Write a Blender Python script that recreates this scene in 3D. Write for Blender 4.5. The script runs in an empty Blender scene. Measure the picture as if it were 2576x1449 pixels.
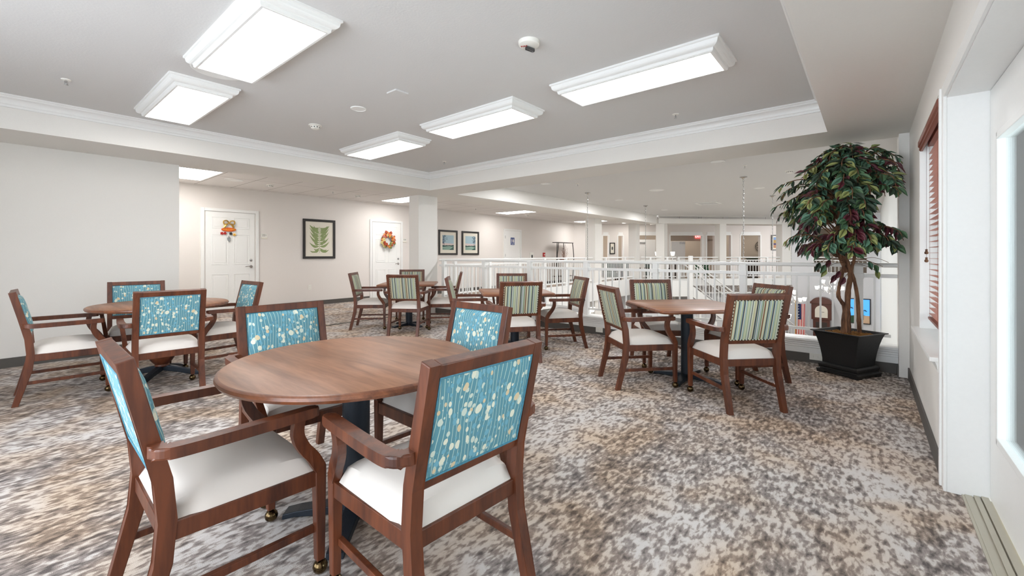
import bpy, bmesh, math, random
from mathutils import Vector, Matrix
random.seed(7)
S = bpy.context.scene
PI = math.pi
# ------------------------------------------------------------------ camera
FPX, CX, Y0, CAMH = 1080.0, 1288.0, 640.0, 1.18
YAW = math.atan(897 / 1080)
cam_d = bpy.data.cameras.new('camera')
cam = bpy.data.objects.new('camera', cam_d)
S.collection.objects.link(cam)
cam.location = (0, 0, CAMH)
cam.rotation_euler = (PI / 2, 0, YAW)
cam_d.sensor_width = 36.0
cam_d.lens = 36.0 * FPX / 2576
cam_d.shift_y = -(724.5 - Y0) / 2576
cam_d.clip_start = 0.05
cam_d.clip_end = 200
S.camera = cam
# ------------------------------------------------------------------ world, exposure
w = bpy.data.worlds.new('world'); S.world = w
w.use_nodes = True
bg = w.node_tree.nodes['Background']
bg.inputs[0].default_value = (0.84, 0.92, 1.0, 1)
bg.inputs[1].default_value = 5.2
sun_d = bpy.data.lights.new('sun', 'SUN'); sun_d.energy = 16.0; sun_d.angle = 0.02; sun_d.color = (1, 0.97, 0.93)
sun = bpy.data.objects.new('sun', sun_d); S.collection.objects.link(sun)
sun.location = (3, 2, 8); sun.rotation_euler = (0.0, math.radians(5), 0)
S.view_settings.view_transform = 'Standard'
S.view_settings.look = 'None'
S.view_settings.gamma = 1.0
S.view_settings.use_curve_mapping = False
S.view_settings.exposure = 0.42
PANEL_E = 8.5        # tray fixtures
TROFFER_E = 12.0      # corridor troffers
SPOT_W = 34.0        # atrium downlights
CHAND_W = 8.0
CHAIN_Z = 2.63

C = S.collection
# ------------------------------------------------------------------ materials
def srgb(r, g, b):
    f = lambda c: (c / 255 / 12.92) if c / 255 <= 0.04045 else ((c / 255 + 0.055) / 1.055) ** 2.4
    return (f(r), f(g), f(b), 1)

MATS = {}
def new_mat(name):
    m = bpy.data.materials.new(name); m.use_nodes = True
    MATS[name] = m
    return m, m.node_tree, m.node_tree.nodes['Principled BSDF']

def plain(name, col, rough=0.6, metal=0.0, bump=0.0, bscale=60, var=0.0, coat=0.0, spec=None):
    m, t, p = new_mat(name)
    p.inputs['Base Color'].default_value = col
    p.inputs['Roughness'].default_value = rough
    p.inputs['Metallic'].default_value = metal
    if coat: p.inputs['Coat Weight'].default_value = coat; p.inputs['Coat Roughness'].default_value = 0.15
    if spec is not None: p.inputs['Specular IOR Level'].default_value = spec
    tc = t.nodes.new('ShaderNodeTexCoord')
    n = t.nodes.new('ShaderNodeTexNoise'); n.inputs['Scale'].default_value = bscale; n.inputs['Detail'].default_value = 4
    t.links.new(tc.outputs['Object'], n.inputs['Vector'])
    if bump:
        b = t.nodes.new('ShaderNodeBump'); b.inputs['Strength'].default_value = bump; b.inputs['Distance'].default_value = 0.002
        t.links.new(n.outputs['Fac'], b.inputs['Height']); t.links.new(b.outputs['Normal'], p.inputs['Normal'])
    mx = t.nodes.new('ShaderNodeMixRGB'); mx.blend_type = 'MIX'
    v = max(var, 0.02)
    mx.inputs[1].default_value = tuple(c * (1 - v) for c in col[:3]) + (1,)
    mx.inputs[2].default_value = tuple(min(1, c * (1 + v)) for c in col[:3]) + (1,)
    t.links.new(n.outputs['Fac'], mx.inputs[0]); t.links.new(mx.outputs[0], p.inputs['Base Color'])
    return m

def emit(name, col, strength):
    m, t, p = new_mat(name)
    p.inputs['Base Color'].default_value = col
    p.inputs['Emission Color'].default_value = col
    p.inputs['Emission Strength'].default_value = strength
    return m

def ramp(t, stops, interp='LINEAR'):
    r = t.nodes.new('ShaderNodeValToRGB'); r.color_ramp.interpolation = interp
    e = r.color_ramp.elements
    e[0].position, e[0].color = stops[0]
    e[1].position, e[1].color = stops[-1]
    for pos, c in stops[1:-1]:
        k = e.new(pos); k.color = c
    return r

def N(t, kind, **kw):
    n = t.nodes.new(kind)
    for k, v in kw.items(): setattr(n, k, v)
    return n

WALL = plain('wall_paint', srgb(232, 229, 224), 0.75, bump=0.15, bscale=90)
WALL2 = plain('wall_paint_corridor', srgb(228, 222, 217), 0.75, bump=0.15, bscale=90)
WALLB = plain('wall_paint_beige', srgb(188, 174, 158), 0.8)
CEIL = plain('ceiling_paint', srgb(216, 215, 214), 0.85, bump=0.4, bscale=70)
TRIM = plain('white_trim_paint', srgb(238, 238, 236), 0.4)
DOORW = plain('white_door_paint', srgb(240, 240, 238), 0.4)
RAILW = plain('white_rail_enamel', srgb(240, 240, 238), 0.35)
BASEB = plain('dark_rubber_base', srgb(84, 80, 76), 0.6)
WHITEP = plain('white_plastic', srgb(235, 233, 226), 0.4)
CHROME = plain('satin_chrome', srgb(190, 190, 190), 0.25, 1.0)
BRASS = plain('antique_brass', srgb(96, 80, 56), 0.2, 1.0)
BLACKM = plain('black_metal', srgb(28, 32, 38), 0.35, 0.4)
TABLEB = plain('table_base_black', srgb(30, 38, 48), 0.45, 0.3, bump=0.6, bscale=300)
BLACK = plain('black_frame', srgb(38, 35, 34), 0.4)
DARK = plain('dark_vent', srgb(70, 70, 70), 0.6)
NAILW = plain('pale_nailheads', srgb(205, 205, 185), 0.4)
NAILD = plain('dark_nailheads', srgb(60, 55, 45), 0.35, 0.6)
PAPER = plain('print_paper', srgb(228, 222, 208), 0.8)
LEAFP = plain('printed_leaf_green', srgb(140, 155, 105), 0.8, bscale=20, var=0.25)
PIPING = plain('teal_piping', srgb(70, 130, 150), 0.6, bscale=120, var=0.5)
CLOCKW = plain('mahogany', srgb(84, 42, 30), 0.35, bscale=12, var=0.3)
GOLD = plain('gold', srgb(200, 160, 80), 0.3, 0.8)
STRAW = plain('wood_shavings', srgb(150, 105, 50), 0.9, bscale=150, var=0.4)
POT = plain('black_planter', srgb(20, 20, 21), 0.42, bump=1.0, bscale=160, var=0.3)
CREAMX = plain('cream_exterior', srgb(225, 215, 185), 0.8)
PINKX = plain('pink_stucco', srgb(200, 140, 120), 0.9)
PAVEX = plain('balcony_concrete', srgb(215, 215, 215), 0.8)
BLIND = plain('reddish_wood_blind', srgb(132, 72, 56), 0.45)
SLAT = plain('daylit_reddish_slats', srgb(190, 132, 116), 0.45)  # blind red lightened, so light from outside is in the slat colour
REDX = plain('red_plastic', srgb(190, 40, 40), 0.5)
ORANGE = plain('orange_enamel', srgb(225, 95, 25), 0.3)
YELLOW = plain('yellow_paint', srgb(245, 200, 70), 0.5)
BLUES = plain('blue_sign', srgb(30, 65, 130), 0.5)
GREYS = plain('grey_upholstery', srgb(90, 100, 95), 0.8)
DARKW = plain('dark_wood', srgb(52, 40, 34), 0.5)
GREENL = plain('house_plant_green', srgb(45, 90, 60), 0.6)
LOWERF = plain('lobby_carpet', srgb(165, 150, 130), 0.9)
PANELG = plain('grey_panel_paint', srgb(198, 198, 200), 0.7)
WALLA = plain('daylit_atrium_wall', srgb(236, 240, 240), 0.7)  # wall white lifted and cooled, daylight put into the colour
PANEL = emit('fixture_diffuser', (1.0, 0.975, 0.95, 1), PANEL_E)
TROFF_FAR = emit('far_troffer_diffuser', (1.0, 0.97, 0.92, 1), 5.0)
TROFF = emit('troffer_diffuser', (1.0, 0.985, 0.96, 1), TROFFER_E)
DLIGHT = emit('downlight_lens', (1.0, 0.97, 0.92, 1), 25)
SHADE = emit('frosted_lamp_shade', (1.0, 0.96, 0.88, 1), 2.2)
EXITM = emit('exit_sign_red', (1.0, 0.06, 0.06, 1), 2.2)
EXITW = emit('exit_sign_letters', (1.0, 0.75, 0.7, 1), 1.5)

def glass_mat(name, tint=(1, 1, 1, 1), rough=0.0):
    m = bpy.data.materials.new(name); m.use_nodes = True
    t = m.node_tree; t.nodes.clear()
    o = N(t, 'ShaderNodeOutputMaterial'); mx = N(t, 'ShaderNodeMixShader')
    tr = N(t, 'ShaderNodeBsdfTransparent'); gl = N(t, 'ShaderNodeBsdfGlossy'); fr = N(t, 'ShaderNodeFresnel')
    tr.inputs[0].default_value = tint; gl.inputs['Roughness'].default_value = rough
    fr.inputs[0].default_value = 1.45
    t.links.new(fr.outputs[0], mx.inputs[0]); t.links.new(tr.outputs[0], mx.inputs[1]); t.links.new(gl.outputs[0], mx.inputs[2])
    t.links.new(mx.outputs[0], o.inputs[0])
    return m
GLASS = glass_mat('door_glass', (0.86, 0.92, 0.92, 1))
CLEAR = glass_mat('clear_plastic', (0.7, 0.72, 0.75, 1), 0.1)

def wood(name, c1, c2, scale, rough, axis='Y', coat=0.0):
    m, t, p = new_mat(name)
    tc = N(t, 'ShaderNodeTexCoord'); mp = N(t, 'ShaderNodeMapping')
    sc = {'X': (0.12, 1, 1), 'Y': (1, 0.12, 1), 'Z': (1, 1, 0.12)}[axis]
    mp.inputs['Scale'].default_value = sc
    n = N(t, 'ShaderNodeTexNoise'); n.inputs['Scale'].default_value = scale; n.inputs['Detail'].default_value = 6; n.inputs['Distortion'].default_value = 0.6
    n2 = N(t, 'ShaderNodeTexNoise'); n2.inputs['Scale'].default_value = scale * 5; n2.inputs['Detail'].default_value = 3
    t.links.new(tc.outputs['Object'], mp.inputs[0]); t.links.new(mp.outputs[0], n.inputs['Vector']); t.links.new(mp.outputs[0], n2.inputs['Vector'])
    ad = N(t, 'ShaderNodeMath', operation='ADD'); ml = N(t, 'ShaderNodeMath', operation='MULTIPLY'); ml.inputs[1].default_value = 0.35
    t.links.new(n2.outputs['Fac'], ml.inputs[0]); t.links.new(n.outputs['Fac'], ad.inputs[0]); t.links.new(ml.outputs[0], ad.inputs[1])
    r = ramp(t, [(0.45, c1), (0.85, c2)])
    t.links.new(ad.outputs[0], r.inputs[0]); t.links.new(r.outputs[0], p.inputs['Base Color'])
    p.inputs['Roughness'].default_value = rough
    if coat: p.inputs['Coat Weight'].default_value = coat; p.inputs['Coat Roughness'].default_value = 0.2
    return m
CHAIRW = wood('walnut_stain', srgb(62, 28, 15), srgb(108, 57, 32), 18, 0.42, 'Z', 0.08)
TOPW = wood('laminate_tabletop', srgb(118, 78, 54), srgb(160, 112, 82), 16, 0.42, 'X', 0.0)
EDGEW = wood('tabletop_edge', srgb(92, 50, 30), srgb(140, 85, 55), 20, 0.35, 'X', 0.2)
TRUNK = wood('bark', srgb(58, 36, 26), srgb(140, 100, 72), 30, 0.85, 'Z')

def vinyl():
    m, t, p = new_mat('cream_vinyl')
    tc = N(t, 'ShaderNodeTexCoord'); n = N(t, 'ShaderNodeTexNoise'); n.inputs['Scale'].default_value = 250
    b = N(t, 'ShaderNodeBump'); b.inputs['Strength'].default_value = 0.08; b.inputs['Distance'].default_value = 0.001
    t.links.new(tc.outputs['Object'], n.inputs['Vector']); t.links.new(n.outputs['Fac'], b.inputs['Height']); t.links.new(b.outputs['Normal'], p.inputs['Normal'])
    p.inputs['Base Color'].default_value = srgb(222, 215, 208); p.inputs['Roughness'].default_value = 0.5
    return m
VINYL = vinyl()

def stripes():
    m, t, p = new_mat('striped_fabric')
    tc = N(t, 'ShaderNodeTexCoord'); sx = N(t, 'ShaderNodeSeparateXYZ')
    t.links.new(tc.outputs['Object'], sx.inputs[0])
    mu = N(t, 'ShaderNodeMath', operation='MULTIPLY'); mu.inputs[1].default_value = 1 / 0.235
    fr = N(t, 'ShaderNodeMath', operation='FRACT')
    ad = N(t, 'ShaderNodeMath', operation='ADD'); ad.inputs[1].default_value = 5.37
    t.links.new(sx.outputs[0], mu.inputs[0]); t.links.new(mu.outputs[0], ad.inputs[0]); t.links.new(ad.outputs[0], fr.inputs[0])
    pal = dict(a=srgb(176, 184, 146), b=srgb(72, 92, 104), c=srgb(214, 212, 188), d=srgb(160, 178, 180), e=srgb(132, 92, 66), f=srgb(128, 138, 110), g=srgb(60, 64, 70), h=srgb(196, 184, 146), i=srgb(110, 128, 146))
    seq = 'acadcbcahcgaicdafceachbadcaigcdabchadc'
    stops = []
    # ColorRamp holds at most 32 stops
    widths = [1.0, 0.6, 1.2, 0.5, 0.9, 0.7, 1.1, 0.5]
    seq = seq[:31]; tot = sum(widths[k % 8] for k in range(len(seq))); x = 0
    for k, ch in enumerate(seq):
        stops.append((x / tot, pal[ch])); x += widths[k % 8]
    r = ramp(t, stops, 'CONSTANT')
    t.links.new(fr.outputs[0], r.inputs[0])
    n = N(t, 'ShaderNodeTexNoise'); n.inputs['Scale'].default_value = 600
    t.links.new(tc.outputs['Object'], n.inputs['Vector'])
    mx = N(t, 'ShaderNodeMixRGB', blend_type='MULTIPLY'); mx.inputs[0].default_value = 0.25
    t.links.new(r.outputs[0], mx.inputs[1]); t.links.new(n.outputs['Fac'], mx.inputs[2]); t.links.new(mx.outputs[0], p.inputs['Base Color'])
    p.inputs['Roughness'].default_value = 0.8
    return m
STRIPE = stripes()

def dots():
    m, t, p = new_mat('teal_dotted_fabric')
    tc = N(t, 'ShaderNodeTexCoord'); sx = N(t, 'ShaderNodeSeparateXYZ'); t.links.new(tc.outputs['Object'], sx.inputs[0])
    def math_(op, a, b=None, c=None):
        n = N(t, 'ShaderNodeMath', operation=op)
        for i, v in enumerate((a, b, c)):
            if v is None: continue
            if hasattr(v, 'links') or hasattr(v, 'is_output'): t.links.new(v, n.inputs[i])
            else: n.inputs[i].default_value = v
        return n.outputs[0]
    X, Z = sx.outputs[0], sx.outputs[2]
    # wavy vertical stems
    wob = math_('MULTIPLY', math_('SINE', math_('MULTIPLY_ADD', Z, 22.0, math_('MULTIPLY', X, 37.0))), 0.005)
    xx = math_('ADD', X, wob)
    cell = math_('MULTIPLY', xx, 62.0)
    fr = math_('FRACT', math_('ADD', cell, 100.0))
    line = math_('LESS_THAN', math_('ABSOLUTE', math_('SUBTRACT', fr, 0.5)), 0.07)
    def spots(scale_x, scale_z, rad, seed):
        cb = N(t, 'ShaderNodeCombineXYZ')
        t.links.new(math_('MULTIPLY', xx, scale_x), cb.inputs[0]); t.links.new(math_('MULTIPLY', Z, scale_z), cb.inputs[2])
        cb.inputs[1].default_value = seed
        v = N(t, 'ShaderNodeTexVoronoi'); v.voronoi_dimensions = '3D'; v.inputs['Scale'].default_value = 1.0; v.inputs['Randomness'].default_value = 0.8
        t.links.new(cb.outputs[0], v.inputs['Vector'])
        sr = N(t, 'ShaderNodeSeparateColor'); t.links.new(v.outputs['Color'], sr.inputs[0])
        # radius varies from cell to cell
        return math_('LESS_THAN', v.outputs['Distance'], math_('MULTIPLY', sr.outputs[0], rad)), sr.outputs[1]
    base = srgb(90, 144, 158)
    s1, r1 = spots(46, 33, 0.52, 0.0)
    s2, r2 = spots(54, 42, 0.60, 7.3)
    cr1 = ramp(t, [(0.0, srgb(222, 224, 205)), (0.35, srgb(180, 200, 190)), (0.6, srgb(120, 172, 190)), (0.85, srgb(214, 196, 160))], 'CONSTANT')
    cr2 = ramp(t, [(0.0, srgb(110, 168, 188)), (0.5, srgb(200, 212, 200)), (0.8, srgb(96, 150, 172))], 'CONSTANT')
    t.links.new(r1, cr1.inputs[0]); t.links.new(r2, cr2.inputs[0])
    m1 = N(t, 'ShaderNodeMixRGB'); m1.inputs[1].default_value = base; m1.inputs[2].default_value = srgb(176, 204, 196); t.links.new(line, m1.inputs[0])
    m2 = N(t, 'ShaderNodeMixRGB'); t.links.new(s2, m2.inputs[0]); t.links.new(m1.outputs[0], m2.inputs[1]); t.links.new(cr2.outputs[0], m2.inputs[2])
    m3 = N(t, 'ShaderNodeMixRGB'); t.links.new(s1, m3.inputs[0]); t.links.new(m2.outputs[0], m3.inputs[1]); t.links.new(cr1.outputs[0], m3.inputs[2])
    t.links.new(m3.outputs[0], p.inputs['Base Color'])
    p.inputs['Roughness'].default_value = 0.8
    return m
DOTS = dots()

def carpet():
    m, t, p = new_mat('patterned_carpet')
    tc = N(t, 'ShaderNodeTexCoord')
    def noise(scale, detail=2, dist=0.0, sc=(1, 1, 1), off=(0, 0, 0), rough=0.5):
        mp = N(t, 'ShaderNodeMapping'); mp.inputs['Scale'].default_value = sc; mp.inputs['Location'].default_value = off
        n = N(t, 'ShaderNodeTexNoise'); n.inputs['Scale'].default_value = scale; n.inputs['Detail'].default_value = detail
        n.inputs['Distortion'].default_value = dist; n.inputs['Roughness'].default_value = rough
        t.links.new(tc.outputs['Object'], mp.inputs[0]); t.links.new(mp.outputs[0], n.inputs['Vector'])
        return n.outputs['Fac']
    def ma(op, a, b, clamp=False):
        n = N(t, 'ShaderNodeMath', operation=op); n.use_clamp = clamp
        for i, v in enumerate((a, b)):
            if isinstance(v, (int, float)): n.inputs[i].default_value = v
            else: t.links.new(v, n.inputs[i])
        return n.outputs[0]
    fine = noise(46, 3, 0.25, (1, 0.42, 1))
    blot = noise(22, 2, 0.3, (1.0, 0.5, 1), (7, 1, 0))
    mid = noise(5, 2, 0.2, (1.5, 0.7, 1), (3, 9, 0))
    big = noise(1.3, 2, 0.2, (1.4, 0.5, 1), (11, 2, 0))
    v = ma('ADD', ma('MULTIPLY', fine, 1.0), ma('ADD', ma('MULTIPLY', blot, 0.55), ma('ADD', ma('MULTIPLY', mid, 0.30), ma('MULTIPLY', big, 0.36))))
    v = ma('SUBTRACT', v, 0.602)
    r = ramp(t, [(0.28, srgb(108, 101, 97)), (0.37, srgb(140, 132, 126)), (0.45, srgb(162, 152, 145)), (0.52, srgb(182, 171, 162)), (0.56, srgb(212, 205, 197)), (0.66, srgb(226, 221, 214))])
    t.links.new(v, r.inputs[0])
    tint = ramp(t, [(0.35, srgb(228, 206, 184)), (0.6, srgb(232, 232, 238))])
    t.links.new(noise(2.2, 2, 0.2, (1, 1, 1), (5, 5, 0)), tint.inputs[0])
    mx = N(t, 'ShaderNodeMixRGB', blend_type='MULTIPLY'); mx.inputs[0].default_value = 0.75
    t.links.new(r.outputs[0], mx.inputs[1]); t.links.new(tint.outputs[0], mx.inputs[2])
    pile = noise(420, 1)
    mx2 = N(t, 'ShaderNodeMixRGB', blend_type='OVERLAY'); mx2.inputs[0].default_value = 0.3
    t.links.new(mx.outputs[0], mx2.inputs[1]); t.links.new(pile, mx2.inputs[2])
    t.links.new(mx2.outputs[0], p.inputs['Base Color'])
    b = N(t, 'ShaderNodeBump'); b.inputs['Strength'].default_value = 0.5; b.inputs['Distance'].default_value = 0.004
    t.links.new(pile, b.inputs['Height']); t.links.new(b.outputs['Normal'], p.inputs['Normal'])
    p.inputs['Roughness'].default_value = 0.95; p.inputs['Specular IOR Level'].default_value = 0.15
    return m
CARPET = carpet()

def tiles():
    m, t, p = new_mat('ceiling_tiles')
    tc = N(t, 'ShaderNodeTexCoord'); mp = N(t, 'ShaderNodeMapping'); mp.inputs['Location'].default_value = (0.06, 0.0, 0)
    b = N(t, 'ShaderNodeTexBrick'); b.offset = 0.0; b.inputs['Scale'].default_value = 1.0
    b.inputs['Brick Width'].default_value = 1.22; b.inputs['Row Height'].default_value = 0.61; b.inputs['Mortar Size'].default_value = 0.006
    b.inputs['Color1'].default_value = srgb(230, 226, 223); b.inputs['Color2'].default_value = srgb(233, 229, 226); b.inputs['Mortar'].default_value = srgb(160, 152, 148)
    t.links.new(tc.outputs['Object'], mp.inputs[0]); t.links.new(mp.outputs[0], b.inputs['Vector']); t.links.new(b.outputs['Color'], p.inputs['Base Color'])
    p.inputs['Roughness'].default_value = 0.9
    return m
TILES = tiles()

# ------------------------------------------------------------------ object helpers
def put(o, parent=None):
    C.objects.link(o)
    if parent: o.parent = parent
    return o
def tag(o, label=None, cat=None, group=None, kind=None):
    if label: o['label'] = label
    if cat: o['category'] = cat
    if group: o['group'] = group
    if kind: o['kind'] = kind
    return o
def thing(name, label, cat, loc=(0, 0, 0), rz=0.0, group=None):
    o = bpy.data.objects.new(name, None); o.empty_display_size = 0.1
    put(o); o.location = loc; o.rotation_euler = (0, 0, rz)
    return tag(o, label, cat, group)
def obj(name, bm, mats, parent=None, smooth=None, loc=None):
    me = bpy.data.meshes.new(name)
    bmesh.ops.recalc_face_normals(bm, faces=bm.faces[:]) if smooth != 'keep' else None
    bm.to_mesh(me); bm.free()
    for m in (mats if isinstance(mats, (list, tuple)) else [mats]): me.materials.append(m)
    if smooth:
        for pl in me.polygons: pl.use_smooth = True
        if smooth != 'all' and smooth != 'keep':
            try: me.set_sharp_from_angle(angle=math.radians(40))
            except Exception: pass
    o = bpy.data.objects.new(name, me); put(o, parent)
    if loc: o.location = loc
    return o
def struct(name, bm, m, parent=None, smooth=None):
    o = obj(name, bm, m, parent, smooth)
    if parent is None: o['kind'] = 'structure'
    return o
def copy_tree(o, parent=None):
    c = o.copy(); C.objects.link(c); c.parent = parent
    for ch in list(o.children): copy_tree(ch, c)
    return c
def BM(): return bmesh.new()
def box(bm, x0, x1, y0, y1, z0, z1, bev=0.0, mi=0, M=None):
    vs = [bm.verts.new((x, y, z)) for x in (x0, x1) for y in (y0, y1) for z in (z0, z1)]
    idx = [(0, 1, 3, 2), (4, 6, 7, 5), (0, 4, 5, 1), (2, 3, 7, 6), (0, 2, 6, 4), (1, 5, 7, 3)]
    fs = [bm.faces.new([vs[i] for i in f]) for f in idx]
    for f in fs: f.material_index = mi
    if M is not None: bmesh.ops.transform(bm, matrix=M, verts=vs)
    if bev:
        es = list({e for f in fs for e in f.edges})
        r = bmesh.ops.bevel(bm, geom=es, offset=bev, segments=2, profile=0.6, affect='EDGES')
        for f in r['faces']: f.material_index = mi
    return bm
def prism(bm, pts, plane, a, b, bev=0.0, mi=0, M=None):
    """extrude a 2-D outline; plane 'yz' -> along x, 'xy' -> along z, 'xz' -> along y"""
    def P(u, v, w):
        return {'yz': (w, u, v), 'xy': (u, v, w), 'xz': (u, w, v)}[plane]
    A = [bm.verts.new(P(u, v, a)) for u, v in pts]; B = [bm.verts.new(P(u, v, b)) for u, v in pts]
    n = len(pts); fs = [bm.faces.new(A[::-1]), bm.faces.new(B)]
    for i in range(n): fs.append(bm.faces.new([A[i], A[(i + 1) % n], B[(i + 1) % n], B[i]]))
    for f in fs: f.material_index = mi
    if M is not None: bmesh.ops.transform(bm, matrix=M, verts=A + B)
    if bev:
        es = list({e for f in fs[:2] for e in f.edges})
        bmesh.ops.bevel(bm, geom=es, offset=bev, segments=2, profile=0.6, affect='EDGES')
    return bm
def lathe(bm, prof, seg=24, c=(0, 0, 0), mi=0, axis='z', M=None):
    rings = []; vs = []
    for r, z in prof:
        if r < 1e-6: ring = [bm.verts.new((0, 0, z))]
        else: ring = [bm.verts.new((r * math.cos(2 * PI * k / seg), r * math.sin(2 * PI * k / seg), z)) for k in range(seg)]
        rings.append(ring); vs += ring
    for a, b in zip(rings[:-1], rings[1:]):
        for k in range(seg):
            k2 = (k + 1) % seg
            if len(a) == 1 and len(b) == 1: continue
            if len(a) == 1: f = bm.faces.new([a[0], b[k2], b[k]])
            elif len(b) == 1: f = bm.faces.new([a[k], a[k2], b[0]])
            else: f = bm.faces.new([a[k], a[k2], b[k2], b[k]])
            f.material_index = mi
    if len(rings[0]) > 1: bm.faces.new(rings[0][::-1]).material_index = mi
    if len(rings[-1]) > 1: bm.faces.new(rings[-1]).material_index = mi
    if M is not None: bmesh.ops.transform(bm, matrix=M, verts=vs)
    bmesh.ops.translate(bm, vec=Vector(c), verts=vs)
    return bm
def tube(bm, pts, rad, seg=8, mi=0, closed=False):
    pts = [Vector(p) for p in pts]; n = len(pts)
    rr = rad if isinstance(rad, (list, tuple)) else [rad] * n
    rings = []; prev = None
    for i, p in enumerate(pts):
        if closed: d = pts[(i + 1) % n] - pts[i - 1]
        else: d = pts[min(i + 1, n - 1)] - pts[max(i - 1, 0)]
        d.normalize()
        if prev is None:
            u = d.orthogonal().normalized()
        else:
            u = (prev - d * prev.dot(d)).normalized()
        prev = u; v = d.cross(u)
        rings.append([bm.verts.new(p + (u * math.cos(2 * PI * k / seg) + v * math.sin(2 * PI * k / seg)) * rr[i]) for k in range(seg)])
    m = n if closed else n - 1
    for i in range(m):
        a, b = rings[i], rings[(i + 1) % n]
        for k in range(seg):
            f = bm.faces.new([a[k], a[(k + 1) % seg], b[(k + 1) % seg], b[k]]); f.material_index = mi
    if not closed:
        bm.faces.new(rings[0][::-1]).material_index = mi; bm.faces.new(rings[-1]).material_index = mi
    return bm
def ball(bm, c, r, mi=0, u=10, v=6, s=(1, 1, 1)):
    M = Matrix.Translation(c) @ Matrix.Diagonal((s[0], s[1], s[2], 1))
    g = bmesh.ops.create_uvsphere(bm, u_segments=u, v_segments=v, radius=r, matrix=M)
    for vv in g['verts']:
        for f in vv.link_faces: f.material_index = mi
    return bm
def poly(bm, pts, mi=0):
    f = bm.faces.new([bm.verts.new(p) for p in pts]); f.material_index = mi
    return bm
def catmull(pts, n=6):
    pts = [Vector(p) for p in pts]; out = []
    for i in range(len(pts) - 1):
        p0 = pts[max(i - 1, 0)]; p1 = pts[i]; p2 = pts[i + 1]; p3 = pts[min(i + 2, len(pts) - 1)]
        for k in range(n):
            t = k / n
            out.append(0.5 * ((2 * p1) + (p2 - p0) * t + (2 * p0 - 5 * p1 + 4 * p2 - p3) * t * t + (3 * p1 - p0 - 3 * p2 + p3) * t ** 3))
    out.append(pts[-1]); return out
def text(name, body, size, mat, parent, loc, rot, extrude=0.0008):
    cu = bpy.data.curves.new(name, 'FONT'); cu.body = body; cu.size = size; cu.extrude = extrude
    cu.align_x = 'CENTER'; cu.align_y = 'CENTER'; cu.materials.append(mat)
    tmp = bpy.data.objects.new(name, cu); C.objects.link(tmp)
    dg = bpy.context.evaluated_depsgraph_get()
    me = bpy.data.meshes.new_from_object(tmp.evaluated_get(dg))
    bpy.data.objects.remove(tmp)
    o = bpy.data.objects.new(name, me); put(o, parent); o.location = loc; o.rotation_euler = rot
    if not me.materials: me.materials.append(mat)
    return o
R90 = PI / 2
# ================================================================== SETTING
XR, XL, XC = 0.30, -6.90, -9.95      # right wall, left wall, corridor wall
ZS, ZC, ZT = 2.34, 2.645, 2.53       # soffit, tray ceiling, corridor tile ceiling
YR = 5.70                            # front of the balcony curb
YN = -1.70                           # wall behind the camera
BX0, BX1 = -6.96, -6.12              # beam along the corridor
ZL = -2.96                           # lobby floor below
R45 = PI / 4
def P45(s, off=0.0):                 # far facade of the atrium, at 45 degrees
    q = 0.70710678
    return (-6.05 + q * s - q * off, 15.9 + q * s + q * off)
def M45(s=0, off=0, z=0):
    x, y = P45(s, off)
    return Matrix.Translation((x, y, z)) @ Matrix.Rotation(R45, 4, 'Z')

bm = BM(); box(bm, XC - 0.2, 0.55, YN, 5.90, -0.25, 0.0)
fl = struct('floor', bm, CARPET)
bm = BM(); box(bm, XC - 0.2, -6.72, 5.90, 18.6, -0.25, 0.0); struct('floor_corridor', bm, CARPET)
bm = BM(); box(bm, -1.1, 11, 0.0, 6, -0.25, -0.002, M=M45()); struct('floor_far_hall', bm, CARPET)
bm = BM(); box(bm, -14, 6, 4, 26, ZL - 0.2, ZL); struct('floor_lobby', bm, LOWERF)
bm = BM(); prism(bm, [(-6.93, 1.5), (-6.89, 1.5), (-6.89, 5.3), (-6.93, 5.3)], 'xy', 0.0, 0.006)
struct('trim_carpet_strip', bm, BASEB)

# ceilings
bm = BM(); box(bm, BX1, -0.30, YN, 5.03, ZC, ZC + 0.1); struct('ceiling', bm, CEIL)
bm = BM(); box(bm, BX1 - 0.01, 1.0, YR, 26, CHAIN_Z, CHAIN_Z + 0.1); struct('ceiling_atrium', bm, CEIL)
bm = BM(); box(bm, XC - 0.2, BX0, YN, 18.6, ZT, ZT + 0.1); struct('ceiling_corridor', bm, TILES)
bm = BM(); box(bm, -3.2, 11, 0.0, 6.5, ZT + 0.002, ZT + 0.08, M=M45()); struct('ceiling_far_hall', bm, TILES)
# soffits / beams (front, left, right)
bm = BM(); box(bm, BX0, BX1, YN, 15.9, ZS, ZC + 0.05); struct('beam_corridor', bm, WALL)
bm = BM(); box(bm, BX1, XR + 0.2, 5.03, YR, ZS, ZC + 0.06); struct('beam_front', bm, WALL)
bm = BM(); box(bm, -0.30, XR + 0.2, YN, 5.03, ZS, ZC + 0.055); struct('beam_right', bm, WALL)
bm = BM(); box(bm, 0.0, 5.3, 0.0, 0.8, ZS, CHAIN_Z + 0.02, M=M45()); struct('beam_far', bm, WALL)
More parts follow.
